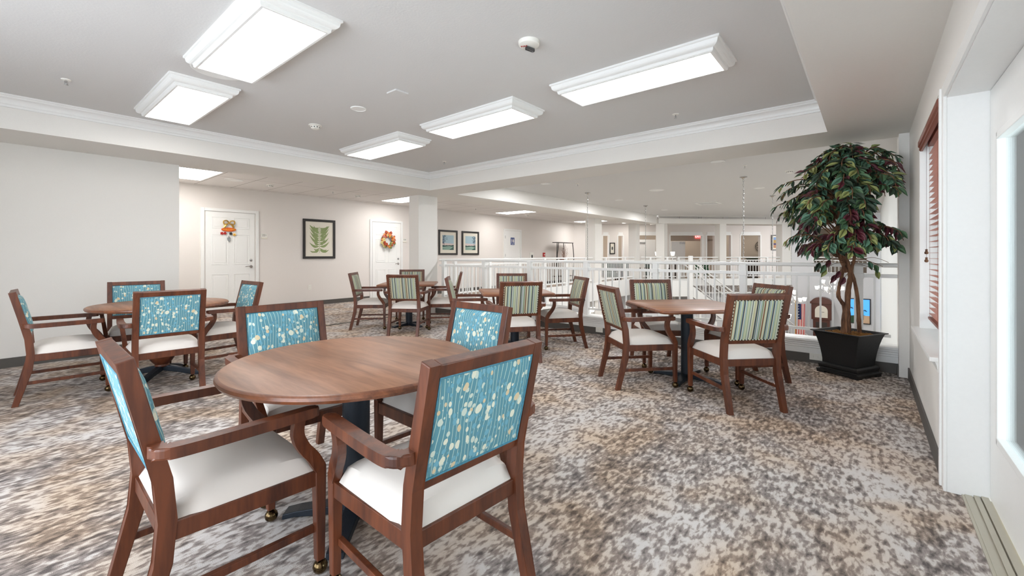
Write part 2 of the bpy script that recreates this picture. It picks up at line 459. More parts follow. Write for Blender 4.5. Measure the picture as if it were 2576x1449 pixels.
# crown moulding, mitred round the tray
def crown_profile():
    pts = [(0, 0.0), (0.090, 0.0), (0.090, -0.012), (0.080, -0.016), (0.072, -0.030)]
    for k in range(7):
        a = k / 6 * PI / 2
        pts.append((0.072 - 0.046 * math.sin(a), -0.030 - 0.040 * (1 - math.cos(a))))
    pts += [(0.024, -0.078), (0.016, -0.084), (0.014, -0.104), (0.0, -0.106)]
    return pts
def crown_run(bm, axis, a0, a1, wall, sgn):
    pr = crown_profile()
    for A, B in zip(pr[:-1], pr[1:]):
        q = []
        for (d, dz), end in ((A, 0), (B, 0), (B, 1), (A, 1)):
            t = (a0 + d) if end == 0 else (a1 - d)
            w_ = wall + sgn * d
            q.append((t, w_, ZC + dz) if axis == 'x' else (w_, t, ZC + dz))
        poly(bm, q)
    return bm
bm = BM(); crown_run(bm, 'x', BX1, -0.30, 5.03, -1); struct('trim_crown_front', bm, TRIM, smooth=True)
bm = BM(); crown_run(bm, 'y', YN, 5.03, BX1, +1); struct('trim_crown_left', bm, TRIM, smooth=True)
bm = BM(); crown_run(bm, 'y', YN, 5.03, -0.30, -1); struct('trim_crown_right', bm, TRIM, smooth=True)
# walls
bm = BM(); box(bm, XC - 0.2, XL, YN, 1.53, 0, ZT + 0.05); struct('wall_left', bm, WALL)
bm = BM(); box(bm, XC - 0.2, XC, 1.53, 16.75, 0, ZT + 0.05); struct('wall_corridor', bm, WALL2)
# right wall around window and door
WY0, WY1, WZ0, WZ1 = 3.31, 4.53, 0.62, 2.07
DY0, DY1, DZ = 1.20, 3.04, 1.975
bm = BM()
box(bm, XR, 0.62, WY1, 5.56, 0, ZS + 0.05); box(bm, XR, 0.62, WY0, WY1, 0, WZ0 - 0.02); box(bm, XR, 0.62, WY0, WY1, WZ1, ZS + 0.05)
box(bm, XR, 0.62, DY1, WY0, 0, ZS + 0.05); box(bm, XR, 0.62, DY0, DY1, DZ, ZS + 0.05); box(bm, XR, 0.62, YN, DY0, 0, ZS + 0.05)
struct('wall_right', bm, WALL)
bm = BM(); box(bm, XR - 0.075, 0.62, 5.56, 5.90, 0, ZS + 0.01); struct('wall_right_pilaster', bm, WALL)
bm = BM(); box(bm, XR + 0.01, 0.62, 5.90, 19.6, ZL, CHAIN_Z + 0.05); struct('wall_atrium_right', bm, WALLA)
# wall behind the camera with a wide unglazed opening, added to bring in daylight
bm = BM()
box(bm, XL, -4.0, YN - 0.2, YN, 0, ZC + 0.06); box(bm, 0.15, 0.62, YN - 0.2, YN, 0, ZC + 0.06)
box(bm, -4.0, 0.15, YN - 0.2, YN, 0, 0.12); box(bm, -4.0, 0.15, YN - 0.2, YN, 2.26, ZC + 0.06)
for x in (-2.7, -1.35): box(bm, x, x + 0.08, YN - 0.2, YN, 0.12, 2.26)
struct('wall_near', bm, WALL)
# baseboards
bm = BM(); box(bm, XL, XL + 0.012, YN, 1.53, 0, 0.10); box(bm, XL - 1.0, XL, 1.53, 1.542, 0, 0.10); struct('baseboard_left', bm, BASEB)
bm = BM()
for a, b in ((1.55, 2.53), (3.58, 6.19), (7.23, 11.5), (12.53, 16.2)): box(bm, XC, XC + 0.012, a, b, 0, 0.10)
struct('baseboard_corridor', bm, BASEB)
bm = BM(); box(bm, XR - 0.012, XR, DY1 + 0.10, 5.56, 0, 0.10, 0.003); box(bm, XR - 0.087, XR - 0.075, 5.56, 5.69, 0, 0.10); struct('baseboard_right', bm, BASEB)
bm = BM(); box(bm, -6.74, XR - 0.07, YR - 0.012, YR, 0, 0.10, 0.003); struct('baseboard_front', bm, BASEB)
# balcony curb with stepped cap moulding
bm = BM(); prism(bm, [(YR, 0), (YR, 0.16), (YR - 0.006, 0.165), (YR - 0.006, 0.182), (YR - 0.014, 0.19), (YR - 0.014, 0.205), (YR - 0.022, 0.214), (YR - 0.022, 0.228), (YR - 0.034, 0.236), (YR - 0.034, 0.257), (5.93, 0.257), (5.93, -0.3), (YR + 0.01, -0.3)], 'yz', -6.75, XR - 0.07)
struct('trim_balcony_curb', bm, TRIM)
# curb of corridor edge
bm = BM(); box(bm, -6.92, -6.70, 5.93, 15.9, -0.3, 0.257); struct('trim_corridor_curb', bm, TRIM)
bm = BM(); box(bm, -0.9, 5.3, 0.0, 0.25, -0.3, 0.257, M=M45()); struct('trim_far_curb', bm, TRIM)
# columns
def column(name, x0, x1, y0, y1, z0=0.0, z1=ZS + 0.01, M=None):
    bm = BM(); box(bm, x0, x1, y0, y1, z0, z1, M=M); return struct(name, bm, WALL)
column('column', -7.04, -6.74, 5.27, 5.74)
column('column_middle', -7.10, -6.74, 12.28, 12.73, ZL)
column('column_far', -7.05, -6.74, 15.45, 15.76, ZL)
column('column_corner', -6.22, -5.90, 16.05, 16.38, ZL)
column('column_facade', 2.42, 2.68, 0.02, 0.36, -0.3, M=M45())
column('column_facade_right', 4.95, 5.35, 0.02, 0.36, -0.3, M=M45())
# atrium walls below and behind
bm = BM(); box(bm, -7.1, -6.9, 5.9, 15.9, ZL, -0.2); box(bm, -7.1, XR, 5.70, 5.9, ZL, -0.26); struct('wall_lobby_left', bm, PANELG)
bm = BM(); box(bm, -1.2, 5.4, 0.10, 0.30, ZL, 0.0, M=M45())
struct('wall_lobby_far', bm, PANELG)
bm = BM()
for k in range(11): box(bm, -0.55 + k * 0.58, -0.47 + k * 0.58, 0.085, 0.10, ZL, -0.16, M=M45())
box(bm, -1.2, 5.4, 0.07, 0.10, -0.16, -0.04, M=M45())
struct('trim_lobby_battens', bm, TRIM)
fx0 = P45(5.35)[0]; FY = P45(5.35)[1]
# far wall facing the room, with an upper opening
bm = BM()
box(bm, fx0 - 0.2, -1.62, FY, FY + 0.2, ZL, CHAIN_Z); box(bm, -0.05, XR + 0.3, FY, FY + 0.2, ZL, CHAIN_Z)
box(bm, -1.62, -0.05, FY, FY + 0.2, ZL, 0.52); box(bm, -1.62, -0.05, FY, FY + 0.2, 2.15, CHAIN_Z)
struct('wall_far', bm, plain('far_wall_paint', srgb(216, 216, 218), 0.7))
bm = BM(); box(bm, -2.2, 0.6, FY + 1.6, FY + 1.7, -0.2, 2.7); box(bm, -2.2, -2.1, FY + .2, FY + 1.7, -0.2, 2.7); box(bm, .5, .6, FY + .2, FY + 1.7, -0.2, 2.7); box(bm, -2.2, .6, FY + .2, FY + 1.7, -0.2, 0)
struct('wall_far_room', bm, WALLB)
# far hall: white framed openings (layer A) and beige wall (layer B)
LA = 3.0
ops = [(-1.21, -0.97, 0, 2.0), (-0.52, -0.31, 0, 2.0), (0.44, 1.32, 0, 2.03), (1.89, 3.38, 0, 2.03), (3.61, 3.96, 0, 2.03), (4.51, 4.74, 0, 2.05), (5.22, 6.16, 0, 2.05)]
bm = BM(); x = -3.0
for a, b, z0, z1 in ops:
    box(bm, x, a, LA, LA + 0.15, 0, ZT, M=M45()); box(bm, a, b, LA, LA + 0.15, z1, ZT, M=M45()); x = b
box(bm, x, 11, LA, LA + 0.15, 0, ZT, M=M45())
struct('wall_far_hall', bm, WALL2)
bm = BM(); box(bm, -4, 11, LA + 2.2, LA + 2.3, 0, ZT, M=M45()); struct('wall_far_hall_back', bm, WALLB)
bm = BM(); box(bm, -4.3, -4.1, LA + 0.15, LA + 2.3, 0, ZT, M=M45()); box(bm, 10.9, 11.0, 0, LA + 2.3, 0, ZT, M=M45()); struct('wall_far_hall_end', bm, WALL2)
bm = BM()
for a, b, z0, z1 in ops:
    for s_ in (a - 0.05, b): box(bm, s_, s_ + 0.05, LA - 0.012, LA, 0, z1 + 0.05, M=M45())
    box(bm, a, b, LA - 0.012, LA, z1, z1 + 0.16, M=M45())
struct('trim_far_hall', bm, TRIM)
# ================================================================== DOORS (corridor)
def panel_door(name, y0, y1, ztop, handle=True, closer=False):
    """six-panel door in the corridor wall, leaf between y0 and y1 facing +x"""
    root = bpy.data.objects.new(name, None); put(root); root.location = (XC, y0, 0); root['kind'] = 'structure'
    wd = y1 - y0
    bm = BM(); x = 0.012
    st = 0.11 * wd / 0.9
    box(bm, -0.02, x, 0, wd, 0, ztop)
    obj('door_leaf', bm, DOORW, root)
    bm = BM()
    cw = (wd - 3 * st) / 2
    for (za, zb) in ((0.20, 0.78), (0.98, 1.58), (1.70, 1.92)):
        for k in range(2):
            a = st + k * (cw + st)
            # recessed moulding ring with raised field
            for i, (d, xx) in enumerate(((0.0, x + 0.002), )):
                tube(bm, [(xx, a, za), (xx, a + cw, za), (xx, a + cw, zb), (xx, a, zb)], 0.006, 6, closed=True)
            box(bm, x, x + 0.006, a + 0.035, a + cw - 0.035, za + 0.035, zb - 0.035, 0.003)
    obj('door_panel', bm, DOORW, root)
    bm = BM()
    c = 0.058
    for (a, b, z0, z1) in ((-c - 0.02, -0.02, 0, ztop + c + .005), (wd + 0.02, wd + c + 0.02, 0, ztop + c + .005)):
        box(bm, 0, 0.03, a, b, z0, z1, 0.006)
    box(bm, 0, 0.03, -0.02, wd + 0.02, ztop + 0.005, ztop + c + .005, 0.006)
    obj('door_frame', bm, TRIM, root)
    if handle:
        bm = BM(); lathe(bm, [(0.0, 0), (0.03, 0), (0.03, 0.012), (0.012, 0.02), (0.012, 0.045), (0, 0.045)], 16, M=Matrix.Rotation(R90, 4, 'Y'), c=(x, wd - 0.07, 0.93))
        tube(bm, catmull([(x + 0.045, wd - 0.07, 0.93), (x + 0.05, wd - 0.12, 0.935), (x + 0.048, wd - 0.19, 0.925)], 5), 0.008, 8)
        obj('door_handle', bm, CHROME, root, True)
        bm = BM(); lathe(bm, [(0, 0), (0.028, 0), (0.026, 0.012), (0.012, 0.016), (0, 0.016)], 16, M=Matrix.Rotation(R90, 4, 'Y'), c=(x, wd - 0.07, 1.06))
        obj('deadbolt', bm, CHROME, root, True)
    return root
panel_door('door_1', 2.62, 3.49, 2.03)
panel_door('door_2', 6.28, 7.14, 2.03)
wc = bpy.data.objects.new('door_3', None); put(wc); wc.location = (XC, 11.58, 0); wc['kind'] = 'structure'
bm = BM(); box(bm, -0.02, 0.012, 0, 0.86, 0, 2.03); obj('door_leaf', bm, DOORW, wc)
bm = BM()
for a, b in ((-0.07, -0.01), (0.87, 0.93)): box(bm, 0, 0.03, a, b, 0, 2.09, 0.005)
box(bm, 0, 0.03, -0.01, 0.87, 2.04, 2.09, 0.005); obj('door_frame', bm, TRIM, wc)
bm = BM()
for z in (0.3, 1.1, 1.75): box(bm, 0.012, 0.02, 0.0, 0.012, z, z + 0.1)
obj('hinge', bm, BLACKM, wc)
# restroom sign
sg = thing('restroom_sign', 'blue restroom sign with white man and woman figures on corridor door', 'sign', (XC + 0.012, 11.995, 1.655))
bm = BM(); box(bm, 0, 0.006, -0.105, 0.105, -0.135, 0.135, 0.002); obj('sign_plate', bm, BLUES, sg)
bm = BM()
for s in (-1, 1):
    y = s * 0.045
    lathe(bm, [(0, 0), (0.014, 0), (0.014, 0.003), (0, 0.003)], 12, M=Matrix.Rotation(R90, 4, 'Y'), c=(0.006, y, 0.085))
    pts = [(y - 0.022, 0.062), (y + 0.022, 0.062), (y + (0.034 if s > 0 else 0.018), -0.02), (y + 0.012, -0.02), (y + 0.012, -0.07), (y - 0.012, -0.07), (y - 0.012, -0.02), (y - (0.034 if s > 0 else 0.018), -0.02)]
    prism(bm, pts, 'yz', 0.006, 0.009)
box(bm, 0.006, 0.009, -0.07, 0.07, -0.11, -0.095)
obj('pictogram', bm, WHITEP, sg)
# room number plates
for num, y, lab in (('221', 3.68, 'cream room number plate reading 221 beside nearer apartment door'), ('220', 7.29, 'small cream room number plate reading 220 beside the wreath door')):
    s_ = thing('room_number_sign', lab, 'sign', (XC, y, 1.57))
    bm = BM(); box(bm, 0, 0.01, -0.06, 0.06, -0.055, 0.055, 0.003); obj('sign_plate', bm, WHITEP, s_)
    text('number', num, 0.06, BLACK, s_, (0.0105, 0, 0.018), (R90, 0, R90))
    bm = BM(); box(bm, 0.01, 0.016, -0.06, 0.06, -0.055, -0.028, 0.002); obj('name_slot', bm, PAPER, s_)
# wall outlets
def outlet(x, y, z, rz, label, group=None, horizontal=False):
    o = thing('wall_outlet', label, 'outlet', (x, y, z), rz, group)
    bm = BM()
    a, b = (0.057, 0.036) if horizontal else (0.036, 0.057)
    box(bm, -a, a, -0.006, 0, -b, b, 0.003); obj('cover_plate', bm, WHITEP, o)
    bm = BM()
    for s in (-1, 1):
        c = (s * 0.02, 0) if horizontal else (0, s * 0.02)
        for d in (-0.006, 0.006):
            if horizontal: box(bm, c[0] - 0.001 + d * 0, c[0] + 0.001 + 0, -0.0075, -0.006, c[1] + d - 0.001, c[1] + d + 0.003)
            else: box(bm, c[0] + d - 0.001, c[0] + d + 0.001, -0.0075, -0.006, c[1] - 0.004, c[1] + 0.004)
    obj('socket', bm, DARK, o)
    return o
outlet(XC, 4.65, 0.42, R90, 'white wall outlet below the leaf print in corridor')
outlet(-0.44, YR - 0.014, 0.07, 0, 'white outlet in the base strip behind black planter', horizontal=True)
outlet(-3.05, YR - 0.014, 0.07, 0, 'white outlet in the base strip between middle and right square tables', horizontal=True)
# ================================================================== ART
def framed(name, label, y0, y1, z0, z1, fw, mats, draw, cat='picture', group=None, mat_w=0.08):
    o = thing(name, label, cat, (XC, (y0 + y1) / 2, (z0 + z1) / 2), R90, group)   # local x runs along wall, +(-y) faces room
    w_, h_ = (y1 - y0), (z1 - z0)
    bm = BM()
    a, b = w_ / 2, h_ / 2
    box(bm, -a, a, -0.03, 0, b - fw, b, 0.003); box(bm, -a, a, -0.03, 0, -b, -b + fw, 0.003)
    box(bm, -a, -a + fw, -0.03, 0, -b + fw, b - fw, 0.003); box(bm, a - fw, a, -0.03, 0, -b + fw, b - fw, 0.003)
    obj('frame', bm, BLACK, o)
    bm = BM(); box(bm, -a + fw, a - fw, -0.012, -0.006, -b + fw, b - fw); obj('mat_board', bm, PAPER, o)
    bm = BM(); draw(bm, a - fw - mat_w, b - fw - mat_w); obj('print', bm, mats, o)
    return o
def leafprint(bm, a, b):
    y = -0.0128
    box(bm, -0.004, 0.004, y, y + 0.0005, -b, b * 0.9)
    rnd = random.Random(3)
    for s in (-1, 1):
        for k in range(13):
            z = -b * 0.8 + k * b * 1.62 / 12
            up = 0.10 + 0.12 * (k / 12) + rnd.uniform(-0.03, 0.03)
            if k < 2: up = rnd.uniform(-0.06, 0.02)
            L = a * rnd.uniform(0.9, 1.0) if k % 2 == 0 or k > 10 else a * rnd.uniform(0.55, 0.8)
            tip = Vector((s * L, min(z + up, b)))
            root = Vector((s * 0.005, z)); d = tip - root; nrm = Vector((-d.y, d.x)).normalized()
            top, bot = [], []
            for i in range(1, 8):
                t_ = i / 8; wv = math.sin(PI * t_ ** 0.8) * 0.028
                c = root + d * t_ + Vector((0, -0.05 * math.sin(PI * t_)))
                top.append(c + nrm * wv); bot.append(c - nrm * wv)
            P = [root] + top + [tip] + bot[::-1]
            poly(bm, [(max(-a, min(a, p.x)), y - 0.0002 * (k % 3), max(-b, min(b, p.y))) for p in P])
framed('leaf_print', 'framed print of green fern leaves on corridor wall between two doors', 4.49, 5.26, 1.08, 2.0, 0.055, [LEAFP], leafprint, mat_w=0.085)
SKYP = plain('print_sky', srgb(170, 195, 205), 0.8); PINKP = plain('print_dusk', srgb(214, 198, 196), 0.8)
HILLD = plain('print_dark_hill', srgb(62, 92, 86), 0.8); HILLM = plain('print_teal_hill', srgb(128, 160, 150), 0.8); HILLL = plain('print_pale_field', srgb(160, 190, 175), 0.8); TREEP = plain('print_tree', srgb(52, 72, 96), 0.8)
def landscape(side):
    def draw(bm, a, b):
        y = -0.0128
        def q(pts, mi, k=0): poly(bm, [(u * a, y - 0.0003 * k, v * b) for u, v in pts], mi)
        q([(-1, -0.2), (1, -0.2), (1, 1), (-1, 1)], 0)
        q([(-1, -0.35), (1, -0.35), (1, -0.15), (-1, -0.05)], 1, 1)
        q([(-1, -1), (1, -1), (1, -0.3), (0.5, -0.38), (0, -0.33), (-0.6, -0.4), (-1, -0.34)], 2, 2)
        q([(-1, -1), (0.2, -1), (0.9, -0.6), (0.2, -0.5), (-1, -0.62)], 4, 3)
        q([(-0.2, -0.4), (0.3, -0.36), (0.1, -0.22), (0.0, -0.25)], 1, 3)
        for k in range(4): q([(-1, -0.70 - k * 0.07), (1, -0.52 - k * 0.12), (1, -0.55 - k * 0.12), (-1, -0.74 - k * 0.07)], 2 if k % 2 else 3, 4)
        rnd = random.Random(5 + side)
        q([(side * 0.72 - 0.03, -0.6), (side * 0.72 + 0.03, -0.6), (side * 0.76 + 0.02, 0.9), (side * 0.76 - 0.02, 0.9)], 5, 5)
        for k in range(70):
            u = side * (1 - abs(rnd.gauss(0, 0.38))); v = rnd.uniform(-0.15, 0.97)
            if abs(u) > 0.97: u = math.copysign(0.95, u)
            lim = 0.15 if v > 0.3 else 0.45
            if side * u < lim: continue
            r = 0.055; q([(max(-1, min(1, u + r * math.cos(t_ * PI / 3))), min(1, v + r * 0.7 * math.sin(t_ * PI / 3))) for t_ in range(6)], 5, 5 + k % 3)
    return draw
LM = [SKYP, PINKP, HILLD, HILLM, HILLL, TREEP]
framed('landscape_print', 'framed landscape print with tree on left side, nearer the column', 8.51, 9.28, 1.165, 1.925, 0.055, LM, landscape(-1), group='pair of landscape prints', mat_w=0.10)
framed('landscape_print', 'framed landscape print with tree on right side, nearer restroom door', 9.47, 10.24, 1.165, 1.925, 0.055, LM, landscape(1), group='pair of landscape prints', mat_w=0.10)
# ------------------------------------------------------------------ door decorations
dc = thing('welcome_hanger', 'orange oval welcome hanger with gold bow on the nearer apartment door', 'door decoration', (XC + 0.02, 3.01, 1.62), R90)
bm = BM()
lathe(bm, [(0, 0), (0.13, 0), (0.13, 0.012), (0.115, 0.018), (0, 0.018)], 32, M=Matrix.Diagonal((1, 1, 0.32, 1)) @ Matrix.Rotation(R90, 4, 'X'), c=(0, 0, 0.06))
obj('plaque', bm, ORANGE, dc, True)
text('lettering', 'WELCOME', 0.045, YELLOW, dc, (0, -0.02, 0.06), (R90, 0, 0))
bm = BM()
for s in (-1, 1):
    pts = catmull([(0, -0.02, 0.19), (s * 0.04, -0.04, 0.235), (s * 0.095, -0.035, 0.225), (s * 0.085, -0.03, 0.165), (s * 0.03, -0.03, 0.17), (0, -0.02, 0.19)], 5)
    tube(bm, pts, 0.012, 6)
    tube(bm, catmull([(0, -0.02, 0.19), (s * 0.05, -0.03, 0.15), (s * 0.085, -0.02, 0.10)], 5), [0.010 + 0.001 * k for k in range(11)], 6)
ball(bm, (0, -0.025, 0.19), 0.017)
obj('bow', bm, GOLD, dc, True)
for nm, x, z, m_ in (('red_flower', -0.12, -0.02, REDX), ('red_flower', -0.065, -0.015, REDX), ('gold_star', 0.10, -0.04, GOLD), ('silver_cap', 0.035, -0.02, DARKW)):
    bm = BM()
    for k in range(5):
        a = k * 2 * PI / 5; ball(bm, (x + 0.018 * math.cos(a), -0.012, z + 0.018 * math.sin(a)), 0.013, u=6, v=4)
    ball(bm, (x, -0.018, z), 0.01); obj(nm, bm, m_, dc, True)
bm = BM(); prism(bm, [(-0.03, -0.10), (0.03, -0.10), (0.026, -0.15), (0, -0.19), (-0.026, -0.15)], 'xz', -0.02, 0.0, 0.003); ball(bm, (0, -0.012, -0.075), 0.013)
obj('silver_charm', bm, CHROME, dc)
wr = thing('wreath', 'round autumn wreath of red, orange and cream flowers on farther door', 'wreath', (XC + 0.03, 6.70, 1.56), R90)
bm = BM(); tube(bm, [(0.16 * math.cos(k * PI / 12), -0.03, 0.16 * math.sin(k * PI / 12)) for k in range(24)], 0.03, 8, closed=True); obj('vine_ring', bm, TRUNK, wr, True)
FLW = [plain('flower_' + n_, srgb(*c), 0.7) for n_, c in (('rust', (160, 60, 35)), ('orange', (225, 130, 50)), ('cream', (225, 205, 140)), ('green', (110, 125, 60)), ('pink', (200, 130, 115)))]
rnd = random.Random(11)
bm = BM()
for k in range(54):
    a = k / 54 * 2 * PI + rnd.uniform(-0.1, 0.1); r = 0.16 + rnd.uniform(-0.05, 0.06); mi = rnd.choice([0, 1, 2, 3, 4, 0, 1, 4] if 0 < a < PI else [0, 1, 2, 3, 2, 0])
    c = Vector((r * math.cos(a), -0.05 - rnd.uniform(0, 0.03), r * math.sin(a))); s = rnd.uniform(0.016, 0.028)
    for j in range(5):
        b = j * 2 * PI / 5 + k; ball(bm, c + Vector((s * math.cos(b), 0, s * math.sin(b))), s * 0.75, mi, 6, 4, (1, 0.5, 1))
    ball(bm, c + Vector((0, -0.012, 0)), s * 0.4, (mi + 1) % 5, 5, 4)
obj('flowers', bm, FLW, wr, True)
# ================================================================== TRAY LIGHT FIXTURES
def fixture(name, label, group):
    o = thing(name, label, 'ceiling light', (0, 0, ZC), 0, group)
    A, B, H = 0.68, 0.255, 0.085
    prof = [(0.0, 0.0), (0.0, -0.014), (0.010, -0.018), (0.012, -0.028)]
    for k in range(6):
        a = k / 5 * PI / 2; prof.append((0.012 + 0.034 * (1 - math.cos(a)), -0.028 - 0.030 * math.sin(a)))
    prof += [(0.050, -0.062), (0.052, -0.078), (0.060, -H), (0.074, -H), (0.074, -H + 0.012)]
    bm = BM()
    for (d0, z0), (d1, z1) in zip(prof[:-1], prof[1:]):
        r0 = [(-A + d0, -B + d0), (A - d0, -B + d0), (A - d0, B - d0), (-A + d0, B - d0)]
        r1 = [(-A + d1, -B + d1), (A - d1, -B + d1), (A - d1, B - d1), (-A + d1, B - d1)]
        for k in range(4):
            k2 = (k + 1) % 4
            poly(bm, [(*r0[k], z0), (*r0[k2], z0), (*r1[k2], z1), (*r1[k], z1)])
    obj('crown_frame', bm, TRIM, o, True)
    bm = BM(); d = 0.073
    box(bm, -A + d, A - d, -B + d, B - d, -H + 0.008, -H + 0.012)
    obj('diffuser', bm, PANEL, o)
    return o
fx = fixture('ceiling_light_fixture', 'largest white crown-framed ceiling light, at the top left above near table', 'crown-framed ceiling lights')
fx.location = (-3.215, 1.14, ZC)
for x, y, lab in ((-4.965, 1.14, 'white crown-framed ceiling light beside left beam, left of the big one'), (-1.44, 3.31, 'long white crown-framed ceiling light at right, nearest the fire strobe'), (-3.21, 3.31, 'middle white crown-framed ceiling light in the row toward balcony'), (-4.98, 3.31, 'smallest crown-framed ceiling light, farthest into the tray corner')):
    c = copy_tree(fx); c.location = (x, y, ZC); c['label'] = lab
# recessed troffers in the corridor
def troffer(x, y, lab, z=ZT - 0.001, rz=0, L=1.2, W=0.58, lens=None):
    o = thing('recessed_light', lab, 'ceiling light', (x, y, z), rz, 'flat recessed lights')
    bm = BM(); box(bm, -L / 2, L / 2, -W / 2, W / 2, -0.004, 0.0); obj('diffuser', bm, lens or TROFF, o)
    bm = BM()
    for a, b, c_, d in ((-L / 2 - .02, L / 2 + .02, -W / 2 - .02, -W / 2), (-L / 2 - .02, L / 2 + .02, W / 2, W / 2 + .02), (-L / 2 - .02, -L / 2, -W / 2, W / 2), (L / 2, L / 2 + .02, -W / 2, W / 2)): box(bm, a, b, c_, d, -0.008, 0)
    obj('bezel', bm, TRIM, o)
    return o
troffer(-8.74, 2.09, 'bright flat ceiling light above the corridor, beside left wall corner')
troffer(-8.78, 6.47, 'flat corridor ceiling light just left of the nearest column')
troffer(-8.70, 10.66, 'flat corridor ceiling light right of the column, above landscape prints')
troffer(-8.70, 15.48, 'flat corridor ceiling light above far end near the etagere')
for s, off, lab in ((-0.95, 1.0, 'flat ceiling light in far hall left of the second column'), (0.05, 2.2, 'flat ceiling light in far hall between second and third columns'), (5.3, 1.5, 'flat far hall ceiling light just above the wall medallion'), (6.7, 1.1, 'flat far hall ceiling light above the framed autumn picture')):
    x, y = P45(s, off); troffer(x, y, lab, ZT - 0.001, R45, lens=TROFF_FAR)
for s, off, wh in ((0.8, 4.2, 'left of the corner column'), (3.2, 4.55, 'behind the lit exit sign'), (5.9, 4.2, 'left of the medallion'), (7.9, 4.2, 'in front of the medallion')):  # lights added to brighten the dim rear hallway behind the openings
    x, y = P45(s, off); troffer(x, y, 'added flat ceiling light brightening the beige rear hallway, ' + wh, ZT - 0.001, R45, lens=TROFF_FAR)
# ------------------------------------------------------------------ atrium downlights
def downlight(x, y, lab):
    o = thing('downlight', lab, 'downlight', (x, y, CHAIN_Z), 0, 'round atrium downlights')
    bm = BM(); lathe(bm, [(0.085, 0), (0.105, 0), (0.105, -0.006), (0.09, -0.01), (0.085, -0.004)], 28); obj('trim_ring', bm, TRIM, o, True)
    bm = BM(); lathe(bm, [(0, -0.003), (0.086, -0.003), (0.086, 0), (0, 0)], 28); obj('lens', bm, DLIGHT, o)
    ld = bpy.data.lights.new('bulb', 'AREA'); ld.shape = 'DISK'; ld.size = 0.15; ld.energy = SPOT_W; ld.color = (0.97, 0.98, 1.0)
    l = bpy.data.objects.new('bulb', ld); put(l, o); l.location = (0, 0, -0.015)
for x, y, lab in ((-5.09, 7.21, 'round downlight nearest the column, left side of atrium ceiling'), (-5.11, 10.61, 'round downlight right of the first hanging chain'), (-5.11, 13.93, 'round downlight right of the second chain, farthest on left row'), (-1.81, 7.20, 'largest round downlight, above and left of tall tree'), (-1.84, 10.66, 'round downlight just right of the thickest hanging chain'), (-1.87, 14.1, 'round downlight by the left edge of the tree foliage'), (-1.93, 17.4, 'farthest round downlight, half behind the tree leaves')):
    downlight(x, y, lab)
# ------------------------------------------------------------------ chandeliers on chains
def chandelier(x, y, zc, lab, tiers=2, chain_top=CHAIN_Z):
    o = thing('chandelier', lab, 'chandelier', (x, y, chain_top), 0, 'chandeliers hung on chains in the atrium')
    bm = BM(); lathe(bm, [(0, 0), (0.065, 0), (0.065, -0.012), (0.03, -0.03), (0.012, -0.05), (0, -0.05)], 20); obj('canopy', bm, CHROME, o, True)
    dz = chain_top - zc
    bm = BM(); n = int((dz - 0.45) / 0.042)
    for k in range(n):
        z = -0.05 - k * 0.042; a = (k % 2) * R90
        pts = [(0.011 * math.cos(t_) * math.cos(a), 0.011 * math.cos(t_) * math.sin(a), z - 0.02 + 0.026 * math.sin(t_)) for t_ in [q * PI / 4 for q in range(8)]]
        tube(bm, pts, 0.0035, 4, closed=True)
    obj('chain', bm, CHROME, o, True)
    bm = BM(); lathe(bm, [(0, -dz + 0.44), (0.012, -dz + 0.42), (0.012, -dz + 0.1), (0.03, -dz + 0.05), (0.02, -dz - 0.1), (0.008, -dz - 0.16), (0, -dz - 0.17)], 14); obj('stem', bm, CHROME, o, True)
    for tier, (n, rad, zt) in enumerate(((6, 0.34, 0.0), (3, 0.17, 0.20))):
        for k in range(n):
            a = 2 * PI * k / n + 0.3 + tier; ca, sa = math.cos(a), math.sin(a)
            bm = BM(); tube(bm, catmull([(0.02 * ca, 0.02 * sa, -dz + zt - 0.05), (rad * 0.55 * ca, rad * 0.55 * sa, -dz + zt - 0.11), (rad * ca, rad * sa, -dz + zt - 0.03)], 5), 0.006, 6); ar = obj('arm', bm, CHROME, o, True)
            bm = BM(); c = (rad * ca, rad * sa, -dz + zt - 0.03)
            lathe(bm, [(0.034, 0), (0.040, 0.03), (0.058, 0.10), (0.054, 0.10), (0.036, 0.03), (0, 0.004)], 16, c=c); obj('lamp_shade', bm, SHADE, ar, True)
    ld = bpy.data.lights.new('bulb', 'POINT'); ld.energy = CHAND_W; ld.shadow_soft_size = 0.3; ld.color = (1, 0.95, 0.88)
    l = bpy.data.objects.new('bulb', ld); put(l, o); l.location = (0, 0, -dz - 0.3)
chandelier(-5.09, 8.91, -0.35, 'chandelier hung on the leftmost chain, behind the balcony rail post')
chandelier(-5.09, 12.33, -0.35, 'chandelier hung on the second chain from left, behind balcony rail')
chandelier(-1.80, 8.94, -0.35, 'chandelier hung on the thickest, nearest chain behind right square table')
chandelier(-1.82, 12.24, -0.35, 'chandelier hung on the thin chain just left of the tree')
chandelier(-1.82, 15.6, -0.20, 'chandelier glowing beside the far staircase, left of grandfather clock')
chandelier(-0.94, 16.8, 0.10, 'small two-tier chandelier with white shades above the grandfather clock')
